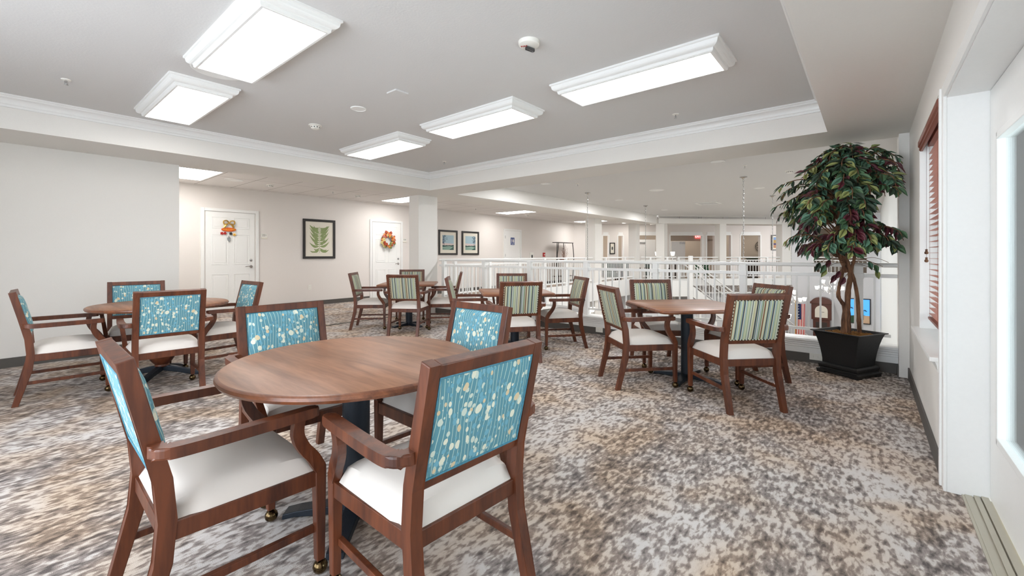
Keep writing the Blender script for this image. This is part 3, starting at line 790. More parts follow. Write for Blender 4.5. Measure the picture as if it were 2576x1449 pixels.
# ================================================================== CEILING DEVICES
st = thing('fire_strobe', 'round white ceiling fire strobe with red FIRE lettering and clear lamp', 'fire alarm', (-1.80, 2.35, ZC))
bm = BM(); lathe(bm, [(0, -0.030), (0.062, -0.030), (0.070, -0.025), (0.073, -0.012), (0.074, 0), (0, 0)], 32); obj('housing', bm, WHITEP, st, True)
bm = BM(); box(bm, -0.012, 0.012, -0.035, 0.035, -0.054, -0.029, 0.004, M=Matrix.Translation((-0.006, 0.020, 0)) @ Matrix.Rotation(-0.23, 4, 'Z')); obj('lamp_lens', bm, CLEAR, st)
bm = BM(); box(bm, -0.006, 0.006, -0.030, 0.030, -0.046, -0.030, 0.0, M=Matrix.Translation((-0.006, 0.020, 0)) @ Matrix.Rotation(-0.23, 4, 'Z')); obj('lamp_tube', bm, CHROME, st)
text('lettering', 'FIRE', 0.026, REDX, st, (-0.026, -0.020, -0.0312), (PI, 0, YAW - 0.3))
def smoke(x, y, z, lab, s=1.0):
    o = thing('smoke_detector', lab, 'smoke detector', (x, y, z), 0, 'smoke detectors')
    bm = BM(); lathe(bm, [(0, 0), (0.07 * s, 0), (0.07 * s, -0.008), (0.05 * s, -0.014), (0.047 * s, -0.034), (0.032 * s, -0.046), (0, -0.046)], 28); obj('housing', bm, WHITEP, o, True)
    bm = BM()
    for k in range(10):
        a = k * PI / 5; box(bm, 0.0465 * s, 0.049 * s, -0.006, 0.006, -0.032, -0.020, M=Matrix.Rotation(a, 4, 'Z'))
    obj('vent_slot', bm, DARK, o)
smoke(-4.83, 2.32, ZC, 'round smoke detector on tray ceiling between the two light rows')
smoke(-8.93, 3.41, ZT, 'smoke detector on corridor tiles above the first door')
smoke(-8.98, 5.30, ZT, 'smoke detector on corridor tiles near the column')
smoke(-9.01, 11.66, ZT, 'smoke detector on corridor tiles above restroom door')
smoke(-1.05, 8.78, CHAIN_Z, 'smoke detector on atrium ceiling beside the tree crown')
def sprinkler(x, y, z, lab):
    o = thing('sprinkler_head', lab, 'sprinkler', (x, y, z), 0, 'ceiling sprinkler heads')
    bm = BM(); lathe(bm, [(0, 0), (0.033, 0), (0.03, -0.006), (0.012, -0.010), (0, -0.010)], 20); obj('escutcheon', bm, WHITEP, o, True)
    bm = BM(); lathe(bm, [(0.005, -0.01), (0.007, -0.03), (0.004, -0.042), (0, -0.042)], 10)
    lathe(bm, [(0, -0.046), (0.014, -0.046), (0.014, -0.043), (0, -0.043)], 12)
    for s in (-1, 1): tube(bm, [(0, s * 0.008, -0.01), (0, s * 0.011, -0.03), (0, s * 0.003, -0.044)], 0.0018, 5)
    obj('frame', bm, CHROME, o, True)
for x, y, z, lab in ((-5.17, 0.38, ZC, 'sprinkler head above left beam at the picture left edge'), (-1.55, 4.54, ZC, 'sprinkler head near front crown, right of the strobe'), (-5.14, 4.52, ZC, 'sprinkler head in the far corner of the tray'), (-8.80, 4.61, ZT, 'sprinkler head on the corridor tiles left of column'), (-8.85, 8.99, ZT, 'sprinkler head on the corridor tiles right of column'), (-1.55, 7.80, CHAIN_Z, 'sprinkler head on atrium ceiling right of largest downlight'), (-4.6, 7.65, CHAIN_Z, 'sprinkler head on atrium ceiling near the leftmost downlight')):
    sprinkler(x, y, z, lab)
def disc(name, x, y, z, r, lab, cat, group=None, grille=True):
    o = thing(name, lab, cat, (x, y, z), 0, group)
    bm = BM(); lathe(bm, [(r * 0.88, 0), (r, 0), (r, -0.005), (r * 0.94, -0.009), (r * 0.88, -0.005)], 36); obj('rim', bm, TRIM, o, True)
    bm = BM(); lathe(bm, [(0, -0.003), (r * 0.9, -0.003), (r * 0.9, 0), (0, 0)], 36); obj('grille', bm, CEIL if grille else WHITEP, o)
disc('ceiling_speaker', -3.97, 1.14, ZC, 0.19, 'large round ceiling speaker grille partly behind the biggest light', 'speaker', 'ceiling speakers')
disc('ceiling_speaker', -3.94, 2.33, ZC, 0.075, 'small round white cover on tray ceiling right of smoke detector', 'speaker', 'ceiling speakers', False)
disc('ceiling_speaker', -8.84, 2.76, ZT, 0.15, 'round speaker grille in corridor tiles beside the bright flat light', 'speaker', 'ceiling speakers')
disc('ceiling_speaker', -3.67, 9.52, CHAIN_Z, 0.16, 'round speaker grille in middle of atrium ceiling', 'speaker', 'ceiling speakers')
hp = thing('access_panel', 'small square access panel on tray ceiling above middle light', 'access panel', (-3.28, 2.33, ZC))
bm = BM(); box(bm, -0.07, 0.07, -0.07, 0.07, -0.014, 0, 0.003); obj('panel_cover', bm, CEIL, hp)
av = thing('air_vent', 'square white air vent with dark louvres in atrium ceiling', 'air vent', (-3.49, 12.88, CHAIN_Z))
bm = BM()
for k in range(6): box(bm, -0.22, 0.22, -0.2 + k * 0.075, -0.17 + k * 0.075, -0.012, -0.008, M=Matrix.Rotation(0, 4, 'Z'))
obj('louvre', bm, TRIM, av)
bm = BM()
for a, b, c_, d in ((-.3, .3, -.3, -.23), (-.3, .3, .23, .3), (-.3, -.23, -.23, .23), (.23, .3, -.23, .23)): box(bm, a, b, c_, d, -0.014, 0, 0.003)
obj('frame', bm, TRIM, av)
bm = BM(); box(bm, -.23, .23, -.23, .23, -0.004, 0); obj('backing', bm, DARK, av)
# ================================================================== RAILINGS
def railing(label, p0, p1, posts, z0=0.257, zt=1.09, pitch=0.112, name='balcony_railing', end_gap=0.0, post_w=0.075, group='white atrium railings', br=0.008):
    dx, dy = p1[0] - p0[0], p1[1] - p0[1]; L = math.hypot(dx, dy)
    o = thing(name, label, 'railing', (p0[0], p0[1], 0), math.atan2(dy, dx), group)
    bm = BM(); tube(bm, [(0, 0, zt - 0.022), (L * 0.5, 0, zt - 0.022), (L, 0, zt - 0.022)], 0.023, 12); obj('handrail', bm, RAILW, o, True)
    bm = BM(); box(bm, 0, L, -0.016, 0.016, zt - 0.15, zt - 0.112, 0.004); obj('middle_rail', bm, RAILW, o)
    bm = BM(); box(bm, 0.06, L - end_gap, -0.014, 0.014, 0.335, 0.367, 0.004); obj('bottom_rail', bm, RAILW, o)
    bm = BM(); box(bm, -post_w / 2, post_w / 2, -post_w / 2, post_w / 2, z0 - 0.005, zt - 0.03, 0.006)
    box(bm, -post_w / 2 - 0.006, post_w / 2 + 0.006, -post_w / 2 - 0.006, post_w / 2 + 0.006, zt - 0.165, zt - 0.105, 0.004)
    pm = obj('newel_post', bm, RAILW, o); first = True
    for x in posts:
        q = pm if first else pm.copy()
        if not first: put(q, o)
        q.location = (x, 0, 0); first = False
    bm = BM(); box(bm, -br, br, -br, br, 0.36, zt - 0.14); bl = obj('baluster', bm, RAILW, o); first = True
    edges = sorted([0.0] + list(posts) + [L - end_gap])
    for a, b in zip(edges[:-1], edges[1:]):
        span = b - a; n = max(0, round(span / pitch) - 1)
        for k in range(n):
            q = bl if first else bl.copy()
            if not first: put(q, o)
            q.location = (a + span * (k + 1) / (n + 1), 0, 0); first = False
    return o
X0 = -6.73
rl = railing('long white balcony railing in the foreground, behind the square tables', (X0, 5.80), (0.225, 5.80), [x - X0 for x in (-6.60, -5.48, -4.42, -3.33, -2.25, -1.17, -0.08)], end_gap=0.05, br=0.009)
railing('white railing along corridor edge, from nearest column to the second', (-6.83, 5.95), (-6.83, 12.27), [0.35, 1.45, 2.55, 3.65, 4.75, 5.85])
railing('white railing between second and third columns', (-6.83, 12.75), (-6.83, 15.44), [0.4, 1.9])
a, b = (-6.70, 15.80), P45(0.62, -0.12)
railing('short white railing right of third column, ending at stair post', a, b, [0.35, 0.95])
a, b = P45(0.80, 0.12), P45(2.40, 0.12)
railing('white railing just right of stair post, left of the wide facade column', a, b, [0.02, 0.9])
a, b = P45(2.70, 0.12), P45(4.93, 0.12)
railing('far white railing in front of the console table and medallion', a, b, [0.55, 1.7])
railing('white railing in the far wall opening behind the tree trunk', (-1.62, FY + 0.05), (-0.05, FY + 0.05), [], z0=0.5)
# ------------------------------------------------------------------ staircase down to the lobby
sc = thing('staircase', 'white staircase running down along far side of the atrium', 'staircase', (*P45(0.72, 0.0), 0), R45)
run, rise, n1, LND = 0.25, 0.185, 8, 0.7
bm = BM()
def flight(bm, s0, z0, n, ya, yb):
    for k in range(n):
        box(bm, s0 + k * run, s0 + (k + 1) * run + 0.02, ya, yb, z0 - (k + 1) * rise - 0.03, z0 - (k + 1) * rise)
        box(bm, s0 + k * run, s0 + k * run + 0.02, ya, yb, z0 - (k + 1) * rise, z0 - k * rise)
flight(bm, 0.0, 0.0, n1, -1.0, 0.0); sl = n1 * run; zl = -n1 * rise
box(bm, sl, sl + LND, -1.0, 0.0, zl - 0.12, zl)
flight(bm, sl + LND, zl, n1, -1.0, 0.0)
obj('treads', bm, LOWERF, sc)
def stringer_pts(h0, h1):
    A = [(0, h1), (sl, zl + h1), (sl + LND, zl + h1), (2 * sl + LND, 2 * zl + h1)]
    B = [(0, h0), (sl, zl + h0), (sl + LND, zl + h0), (2 * sl + LND, 2 * zl + h0)]
    return A, B
for y in (-1.03,):
    bm = BM(); A, B = stringer_pts(-0.28, 0.10)
    for k in range(3):
        prism(bm, [A[k], A[k + 1], B[k + 1], B[k]], 'xz', y - 0.03, y + 0.03)
    obj('stringer', bm, TRIM, sc)
    bm = BM()
    prism(bm, [(0, -0.3), (sl, zl - 0.28), (sl + LND, zl - 0.28), (2 * sl + LND, 2 * zl), (0, 2 * zl)], 'xz', y + 0.0, y + 0.03)
    obj('side_panel', bm, PANELG, sc)
    bm = BM()
    for k in range(8):
        x = 0.3 + k * 0.58; zt_ = -0.28 - (rise / run) * min(x, sl) - (0 if x < sl + LND else (x - sl - LND) * rise / run)
        box(bm, x, x + 0.07, y - 0.012, y, 2 * zl, zt_)
    obj('side_batten', bm, TRIM, sc)
def along(x):
    if x <= sl: return -x * rise / run
    if x <= sl + LND: return zl
    return zl - (x - sl - LND) * rise / run
Ltot = 2 * sl + LND
for y, nm in ((-1.03, 'outer'), (-0.06, 'inner')):
    bm = BM(); pts = [(x, y, along(x) + 0.98) for x in (0.0, sl, sl + LND, Ltot)]
    tube(bm, pts, 0.024, 8); obj('handrail', bm, RAILW, sc, True)
bm = BM(); tube(bm, [(x, -1.03, along(x) + 0.86) for x in (0.0, sl, sl + LND, Ltot)], 0.014, 4); obj('upper_rail', bm, RAILW, sc)
bm = BM(); tube(bm, [(x, -1.03, along(x) + 0.18) for x in (0.0, sl, sl + LND, Ltot)], 0.014, 4); obj('lower_rail', bm, RAILW, sc)
bm = BM(); box(bm, -0.009, 0.009, -0.009, 0.009, 0, 0.70); bl = obj('baluster', bm, RAILW, sc)
n = int(Ltot / 0.115)
for k in range(n):
    q = bl if k == 0 else bl.copy()
    if k: put(q, sc)
    x = 0.1 + k * 0.115; q.location = (x, -1.03, along(x) + 0.17)
bm = BM(); box(bm, -0.06, 0.06, -0.06, 0.06, -0.45, 1.13, 0.01); pn = obj('newel_post', bm, RAILW, sc); pn.location = (-0.02, -1.03, 0)
for x in (sl, sl + LND, Ltot):
    q = pn.copy(); put(q, sc); q.location = (x, -1.03, along(x) - 0.02)
bm = BM(); box(bm, -0.9, 0.75, -1.0, 0.1, -0.22, 0.0, M=M45()); struct('floor_stair_head', bm, CARPET)
bm = BM(); box(bm, -0.9, 0.70, -1.06, -0.94, -0.3, 0.257, M=M45()); struct('trim_stair_head_curb', bm, TRIM)
# ================================================================== CHAIRS
def make_chair(fabric, trimmed):
    o = thing('dining_chair', '', 'chair')
    WP = 0.235; T = 0.040
    for s in (-1, 1):
        # rear leg runs up into the back post
        a = s * WP; b = s * (WP - T)
        pts = [(-0.335, 0), (-0.297, 0), (-0.222, 0.27), (-0.212, 0.40), (-0.2226, 0.5248), (-0.309, 0.891), (-0.350, 0.881), (-0.2634, 0.515), (-0.258, 0.40), (-0.264, 0.28)]
        bm = BM(); prism(bm, pts, 'yz', min(a, b), max(a, b), 0.004); obj('leg', bm, CHAIRW, o)
        # front leg with caster
        bm = BM(); x = s * 0.235
        A = [(x - 0.020, 0.187), (x + 0.020, 0.187), (x + 0.020, 0.227), (x - 0.020, 0.227)]
        B = [(x - 0.015, 0.194), (x + 0.015, 0.194), (x + 0.015, 0.224), (x - 0.015, 0.224)]
        va = [bm.verts.new((*p, 0.405)) for p in A]; vb = [bm.verts.new((*p, 0.055)) for p in B]
        bm.faces.new(va); bm.faces.new(vb[::-1])
        for k in range(4): bm.faces.new([va[k], vb[k], vb[(k + 1) % 4], va[(k + 1) % 4]])
        bmesh.ops.bevel(bm, geom=bm.edges[:], offset=0.003, segments=1, affect='EDGES')
        lg = obj('leg', bm, CHAIRW, o)
        bm = BM(); ball(bm, (x, 0.212, 0.027), 0.027, u=14, v=8); lathe(bm, [(0, 0), (0.010, 0), (0.010, 0.015), (0, 0.015)], 10, c=(x, 0.210, 0.045))
        obj('caster', bm, BRASS, lg, True)
        # side stretcher
        bm = BM(); x2 = s * 0.222; box(bm, x2 - 0.010, x2 + 0.010, -0.262, 0.200, 0.158, 0.184, 0.003); obj('stretcher', bm, CHAIRW, o)
        # curved arm support, flowing back from the leg then forward to the arm
        prof = catmull([(0.207, 0.395, 0), (0.180, 0.445, 0), (0.140, 0.50, 0), (0.118, 0.555, 0), (0.122, 0.612, 0)], 5)
        wd = [0.021, 0.021, 0.020, 0.019, 0.018]
        f, g = [], []
        for i, p in enumerate(prof):
            d = (prof[min(i + 1, len(prof) - 1)] - prof[max(i - 1, 0)]).normalized(); nn = Vector((d.y, -d.x, 0)); hw = wd[min(4, i * 5 // len(prof))]
            f.append((p.x + nn.x * hw, p.y + nn.y * hw)); g.append((p.x - nn.x * hw, p.y - nn.y * hw))
        bm = BM(); xa, xb = s * 0.226, s * 0.256
        prism(bm, f + g[::-1], 'yz', min(xa, xb), max(xa, xb), 0.004)
        # lean outwards towards the arm
        for v in bm.verts:
            v.co.x += s * max(0, (v.co.z - 0.42)) * 0.16
        obj('arm_support', bm, CHAIRW, o)
        # arm: plan outline, rear end curling into the post
        cl = catmull([(0.222, -0.262, 0), (0.262, -0.262, 0), (0.285, -0.225, 0), (0.286, -0.10, 0), (0.280, 0.05, 0), (0.274, 0.172, 0)], 6)
        L_, R_ = [], []
        for i, p in enumerate(cl):
            d = (cl[min(i + 1, len(cl) - 1)] - cl[max(i - 1, 0)]).normalized(); nn = Vector((d.y, -d.x, 0)); hw = 0.019 if i < 8 else 0.022
            L_.append((p.x - nn.x * hw, p.y - nn.y * hw)); R_.append((p.x + nn.x * hw, p.y + nn.y * hw))
        tip = [(cl[-1].x + 0.022 * math.cos(t_), cl[-1].y + 0.016 * math.sin(t_)) for t_ in (PI * 0.25, PI * 0.5, PI * 0.75)]
        outl = [(s * u, v) for u, v in R_ + tip + L_[::-1]]
        bm = BM(); prism(bm, outl, 'xy', 0.604, 0.638, 0.007); obj('arm', bm, CHAIRW, o)
    # seat rails
    bm = BM()
    box(bm, -0.235, 0.235, 0.192, 0.222, 0.335, 0.392, 0.003); box(bm, -0.20, 0.20, -0.250, -0.226, 0.335, 0.388, 0.003)
    for s in (-1, 1): prism(bm, [(s * 0.208, -0.235), (s * 0.231, -0.235), (s * 0.250, 0.20), (s * 0.226, 0.20)], 'xy', 0.335, 0.390, 0.003)
    obj('seat_frame', bm, CHAIRW, o)
    # seat cushion: domed, rounded edges
    bm = BM(); nx, ny = 14, 14; grid = []
    for j in range(ny + 1):
        row = []
        for i in range(nx + 1):
            u = i / nx * 2 - 1; v = j / ny * 2 - 1
            eu = 1 - abs(u) ** 6; ev = 1 - abs(v) ** 6
            hh = 0.386 + 0.068 * (max(0, eu) ** 0.42) * (max(0, ev) ** 0.42) + 0.020 * (1 - u * u) * (1 - v * v)
            hw = 0.236 - (0.010 if v < -0.6 else 0)
            row.append(bm.verts.new((u * hw * (1.0 + 0.02 * v), -0.018 + v * 0.224, hh)))
        grid.append(row)
    for j in range(ny):
        for i in range(nx): bm.faces.new([grid[j][i], grid[j][i + 1], grid[j + 1][i + 1], grid[j + 1][i]])
    ring = [grid[0][i] for i in range(nx + 1)] + [grid[j][nx] for j in range(1, ny + 1)] + [grid[ny][i] for i in range(nx - 1, -1, -1)] + [grid[j][0] for j in range(ny - 1, 0, -1)]
    low = [bm.verts.new((v.co.x, v.co.y, 0.380)) for v in ring]
    for k in range(len(ring)): bm.faces.new([ring[k], ring[(k + 1) % len(ring)], low[(k + 1) % len(ring)], low[k]])
    bm.faces.new(low)
    obj('seat', bm, VINYL, o, True)
    # back: own lean frame. slope between (y=-.243,z=.52) and (y=-.330,z=.886)
    th = math.atan2(0.0865, 0.366)
    BT = Matrix.Translation((0, -0.243, 0.52)) @ Matrix.Rotation(th, 4, 'X')
    Hb = 0.376
    bm = BM(); w2 = WP - T + 0.001
    box(bm, -w2, w2, -0.0205, 0.0205, Hb - 0.040, Hb - 0.0005, 0.003); fr = obj('top_rail', bm, CHAIRW, o); fr.matrix_local = BT
    bm = BM(); box(bm, -w2, w2, -0.017, 0.017, -0.012, 0.020, 0.004); fr = obj('bottom_rail', bm, CHAIRW, o); fr.matrix_local = BT
    # upholstered panel, bulging towards the sitter
    bm = BM(); pw, p0, p1 = w2 - 0.001, 0.018, Hb - 0.038; n_ = 12
    def sheet(sign, bulge, base):
        g_ = []
        for j in range(n_ + 1):
            row = []
            for i in range(n_ + 1):
                u = i / n_ * 2 - 1; v = j / n_ * 2 - 1
                k = (max(0, 1 - abs(u) ** 5) * max(0, 1 - abs(v) ** 5)) ** 0.5
                row.append(bm.verts.new((u * pw, sign * (base + bulge * k), p0 + (v + 1) / 2 * (p1 - p0))))
            g_.append(row)
        for j in range(n_):
            for i in range(n_):
                q = [g_[j][i], g_[j][i + 1], g_[j + 1][i + 1], g_[j + 1][i]]
                bm.faces.new(q if sign < 0 else q[::-1])
    sheet(1, 0.030, 0.012); sheet(-1, 0.004, 0.017)
    bp = obj('backrest', bm, fabric, o, 'all'); bp.matrix_local = BT
    per = [(-pw + 0.004, p0 + 0.004), (pw - 0.004, p0 + 0.004), (pw - 0.004, p1 - 0.004), (-pw + 0.004, p1 - 0.004)]
    bm = BM()
    if trimmed == 'nails':
        step = 0.0125; kk = 0
        for (ax, az), (bx, bz) in zip(per, per[1:] + per[:1]):
            n = int(math.hypot(bx - ax, bz - az) / step)
            for k in range(n):
                t_ = k / n; kk += 1
                for y in (-0.019, 0.016): ball(bm, (ax + (bx - ax) * t_, y, az + (bz - az) * t_), 0.0046, kk % 2, 5, 4)
        nt = obj('nailhead_trim', bm, [NAILW, NAILD], bp, True)
    else:
        for y in (-0.018, 0.014): tube(bm, [(x, y, z) for x, z in per], 0.0045, 6, closed=True)
        nt = obj('piping', bm, PIPING, bp, True)
    return o
CH = [
 # x, y, heading, fabric, label, group
 (-1.802, .563, -1.4, 0, 'teal dotted armchair at left of near round table, cut by the picture bottom', 'near round table chairs'),
 (-1.224, .988, 86.5, 0, 'largest teal dotted armchair, back toward us, front right of near table', 'near round table chairs'),
 (-2.349, 1.057, 264.8, 0, 'teal dotted armchair across near round table, bluish glare on frame', 'near round table chairs'),
 (-1.780, 1.516, 178.4, 0, 'teal dotted armchair behind right edge of near round table', 'near round table chairs'),
 (-5.277, .422, -2.5, 0, 'teal dotted armchair at the far left edge of the picture', 'left round table chairs'),
 (-5.766, .939, 262.7, 0, 'teal dotted armchair behind the left round table, nearest wall', 'left round table chairs'),
 (-4.690, .937, 86.4, 0, 'teal dotted armchair with back to us in front of left round table', 'left round table chairs'),
 (-5.181, 1.472, 182.4, 0, 'greenish teal dotted armchair right of left round table, before white door', 'left round table chairs'),
 (-6.171, 3.926, 315.9, 1, 'striped armchair left of farthest square table, facing right', 'far square table chairs'),
 (-5.346, 4.016, 34.0, 1, 'striped armchair with back to us, before the farthest square table', 'far square table chairs'),
 (-6.500, 4.905, 229.0, 1, 'striped armchair behind farthest square table, against the column', 'far square table chairs'),
 (-5.424, 4.705, 135.6, 1, 'striped armchair right of farthest square table, seen edge on', 'far square table chairs'),
 (-3.955, 3.965, 314.4, 1, 'striped armchair left of middle square table, half hidden by teal chair', 'middle square table chairs'),
 (-3.133, 3.808, 53.7, 1, 'striped armchair with back to us in front of middle square table', 'middle square table chairs'),
 (-4.006, 4.818, 219.7, 1, 'striped armchair behind middle square table, near the railing', 'middle square table chairs'),
 (-3.097, 4.646, 140.3, 1, 'striped armchair right of middle square table, facing left', 'middle square table chairs'),
 (-1.630, 3.840, 318.2, 1, 'green striped armchair at left of the right square table', 'right square table chairs'),
 (-0.862, 3.832, 45.9, 1, 'blue striped armchair with back to us in front of right square table', 'right square table chairs'),
 (-1.742, 4.604, 220.1, 1, 'striped armchair behind right square table, bluish glare on frame', 'right square table chairs'),
 (-0.936, 4.564, 138.0, 1, 'striped armchair at right square table, closest to the potted tree', 'right square table chairs'),
]
protos = {}
for x, y, a, kind, lab, grp in CH:
    if kind not in protos: c = protos[kind] = make_chair(DOTS if kind == 0 else STRIPE, 'piping' if kind == 0 else 'nails')
    else: c = copy_tree(protos[kind])
    c.location = (x, y, 0); c.rotation_euler = (0, 0, math.radians(a)); c['label'] = lab; c['group'] = grp
# ================================================================== TABLES
ZTAB = 0.705
def cross_base(o, rot, mat=TABLEB, R=0.36, colr=0.055):
    bm = BM(); lathe(bm, [(0, 0.03), (colr, 0.03), (colr, ZTAB - 0.05), (0, ZTAB - 0.05)], 28); obj('column', bm, mat, o, True)
    for k in range(4):
        M = Matrix.Rotation(rot + k * R90, 4, 'Z')
        bm = BM(); pts = [(0.03, 0.012), (R - 0.04, 0.008), (R, 0.0), (R + 0.015, 0.0), (R + 0.01, 0.022), (R - 0.05, 0.034), (0.1, 0.05), (0.03, 0.056)]
        prism(bm, pts, 'xz', -0.035, 0.035, 0.004, M=M); obj('foot', bm, mat, o)
    bm = BM(); box(bm, -0.16, 0.16, -0.03, 0.03, ZTAB - 0.055, ZTAB - 0.034); box(bm, -0.03, 0.03, -0.16, 0.16, ZTAB - 0.0551, ZTAB - 0.034); obj('mounting_plate', bm, mat, o)
def top_edge_profile(R): return [(0, ZTAB - 0.034), (R - 0.03, ZTAB - 0.034), (R - 0.008, ZTAB - 0.030), (R, ZTAB - 0.018), (R - 0.003, ZTAB - 0.007), (R - 0.014, ZTAB), (0, ZTAB)]
def round_top(o, R):
    bm = BM(); lathe(bm, top_edge_profile(R), 96)
    for f in bm.faces:
        f.material_index = 0 if all(v.co.z > ZTAB - 0.001 for v in f.verts) else 1
    obj('tabletop', bm, [TOPW, EDGEW], o, True)
t1 = thing('round_table', 'large round brown table in the foreground with black column base', 'table', (-1.81, 1.06, 0), 0, 'round card tables')
round_top(t1, 0.54); cross_base(t1, R45, R=0.30, colr=0.06)
t2 = thing('round_table', 'round brown table near left wall with a turned wooden bulb pedestal', 'table', (-5.30, 1.04, 0), 0, 'round card tables')
round_top(t2, 0.545)
bm = BM(); lathe(bm, [(0, 0.09), (0.05, 0.09), (0.06, 0.10), (0.055, 0.115), (0.085, 0.15), (0.112, 0.20), (0.112, 0.25), (0.09, 0.305), (0.06, 0.335), (0.052, 0.36), (0.058, 0.38), (0.045, 0.41), (0.04, 0.50), (0.048, 0.60), (0.07, 0.655), (0.07, ZTAB - 0.035), (0, ZTAB - 0.035)], 32); obj('turned_pedestal', bm, CHAIRW, t2, True)
for k in range(4):
    M = Matrix.Rotation(R45 + k * R90 + 0.1, 4, 'Z')
    bm = BM(); prism(bm, [(0.0, 0.055), (0.15, 0.03), (0.28, 0.0), (0.33, 0.0), (0.335, 0.028), (0.26, 0.055), (0.1, 0.095), (0.0, 0.11)], 'xz', -0.022, 0.022, 0.008, M=M); obj('foot', bm, TABLEB, t2)
def square_table(x, y, rot, side, lab):
    o = thing('square_table', lab, 'table', (x, y, 0), rot, 'square card tables')
    h = side / 2; r = 0.07
    def outline(ins):
        pts = []
        for k, (cx_, cy_) in enumerate(((h - r, h - r), (-h + r, h - r), (-h + r, -h + r), (h - r, -h + r))):
            for j in range(6):
                a = k * R90 + j / 5 * R90; pts.append((cx_ + (r - ins) * math.cos(a), cy_ + (r - ins) * math.sin(a)))
        return pts
    bm = BM(); rings = []
    for ins, z in ((0.03, ZTAB - 0.034), (0.008, ZTAB - 0.030), (0.0, ZTAB - 0.018), (0.003, ZTAB - 0.007), (0.014, ZTAB)):
        rings.append([bm.verts.new((u, v, z)) for u, v in outline(ins)])
    for A, B in zip(rings[:-1], rings[1:]):
        for k in range(len(A)): f = bm.faces.new([A[k], A[(k + 1) % len(A)], B[(k + 1) % len(A)], B[k]]); f.material_index = 1
    bm.faces.new(rings[0][::-1]).material_index = 1; bm.faces.new(rings[-1]).material_index = 0
    obj('tabletop', bm, [TOPW, EDGEW], o, True)
    cross_base(o, R45, R=0.30, colr=0.055)
    return o
square_table(-1.33, 4.21, R45, 0.90, 'right square table with rounded corners, nearest the potted tree')
square_table(-3.55, 4.33, R45 + 0.05, 0.90, 'middle square table, mostly hidden behind a striped chair back')
square_table(-5.88, 4.40, R45, 0.90, 'farthest square table, beside the column')
# ================================================================== POTTED TREE
pl = thing('potted_tree', 'tall artificial ficus tree with green and burgundy leaves in black planter', 'potted tree', (-0.155, 5.40, 0), math.radians(-28))
def sq_loft(bm, prof, cap=True):
    rings = [[bm.verts.new((sx * w_ / 2, sy * w_ / 2, z)) for sx, sy in ((-1, -1), (1, -1), (1, 1), (-1, 1))] for w_, z in prof]
    for A, B in zip(rings[:-1], rings[1:]):
        for k in range(4): bm.faces.new([A[k], A[(k + 1) % 4], B[(k + 1) % 4], B[k]])
    if cap: bm.faces.new(rings[0][::-1])
    return rings
bm = BM()
prof = [(0.300, 0.098), (0.302, 0.13), (0.312, 0.18), (0.328, 0.24), (0.350, 0.30), (0.378, 0.36), (0.408, 0.405), (0.450, 0.412), (0.450, 0.420), (0.405, 0.420), (0.380, 0.385), (0.360, 0.372)]
r_ = sq_loft(bm, prof); bm.faces.new(r_[-1])
obj('planter', bm, POT, pl, True)
bm = BM()
prof = [(0.372, 0.014), (0.376, 0.035), (0.340, 0.045), (0.338, 0.055), (0.352, 0.068), (0.354, 0.085), (0.330, 0.100), (0.29, 0.104)]
r_ = sq_loft(bm, prof); bm.faces.new(r_[-1])
for sx in (-1, 1):
    for sy in (-1, 1): box(bm, sx * 0.185 - (0.07 if sx > 0 else 0), sx * 0.185 + (0.07 if sx < 0 else 0), sy * 0.185 - (0.07 if sy > 0 else 0), sy * 0.185 + (0.07 if sy < 0 else 0), 0, 0.016)
obj('plinth', bm, POT, pl)
bm = BM(); rnd = random.Random(4)
for k in range(700):
    x, y = rnd.uniform(-0.18, 0.18), rnd.uniform(-0.18, 0.18)
    z = 0.385 + rnd.uniform(0, 0.012) + 0.014 * (1 - (x * x + y * y) / 0.05)
    a = rnd.uniform(0, PI); L_ = rnd.uniform(0.008, 0.02)
    box(bm, -L_, L_, -0.002, 0.002, -0.001, 0.001, M=Matrix.Translation((x, y, z)) @ Matrix.Rotation(a, 4, 'Z') @ Matrix.Rotation(rnd.uniform(-0.5, 0.5), 4, 'Y'))
box(bm, -0.178, 0.178, -0.178, 0.178, 0.374, 0.386)
sv = obj('wood_shavings', bm, STRAW, pl); sv['kind'] = 'stuff'
Mi = Matrix.Rotation(math.radians(28), 4, 'Z')      # tree drawn in world axes
def L2(x, y, z): return Mi @ Vector((x, y, z))
ra, rb = Vector((0.769, 0.639, 0)), Vector((-0.639, 0.769, 0))  # image-right and away
def T(r, a, z): q = ra * r + rb * a; return L2(q.x, q.y, z)
stems = [
 [T(-0.05, 0.0, 0.38), T(-0.045, 0, 0.52), T(-0.04, 0, 0.66), T(-0.11, -0.02, 0.76), T(-0.105, -0.02, 0.86), T(-0.06, 0, 0.98), T(-0.03, 0.02, 1.12), T(-0.05, 0.03, 1.30)],
 [T(-0.02, -0.03, 0.38), T(-0.03, -0.03, 0.60), T(-0.01, -0.01, 0.80), T(0.02, 0.0, 0.98), T(0.0, 0.02, 1.12), T(-0.06, 0.0, 1.28), T(-0.12, -0.05, 1.45)],
 [T(0.13, 0.02, 0.38), T(0.12, 0.02, 0.55), T(0.10, 0.01, 0.75), T(0.06, 0.0, 0.92), T(0.03, 0.0, 1.02), T(0.06, 0.0, 1.14), T(0.07, 0.02, 1.30), T(0.06, 0.05, 1.55)],
 [T(0.0, 0.02, 1.0), T(-0.05, 0.04, 1.15), T(-0.09, 0.05, 1.28), T(-0.05, 0.05, 1.6), T(-0.02, 0.03, 1.95), T(0.0, 0.0, 2.22)]]
rads = [0.021, 0.026, 0.019, 0.018]
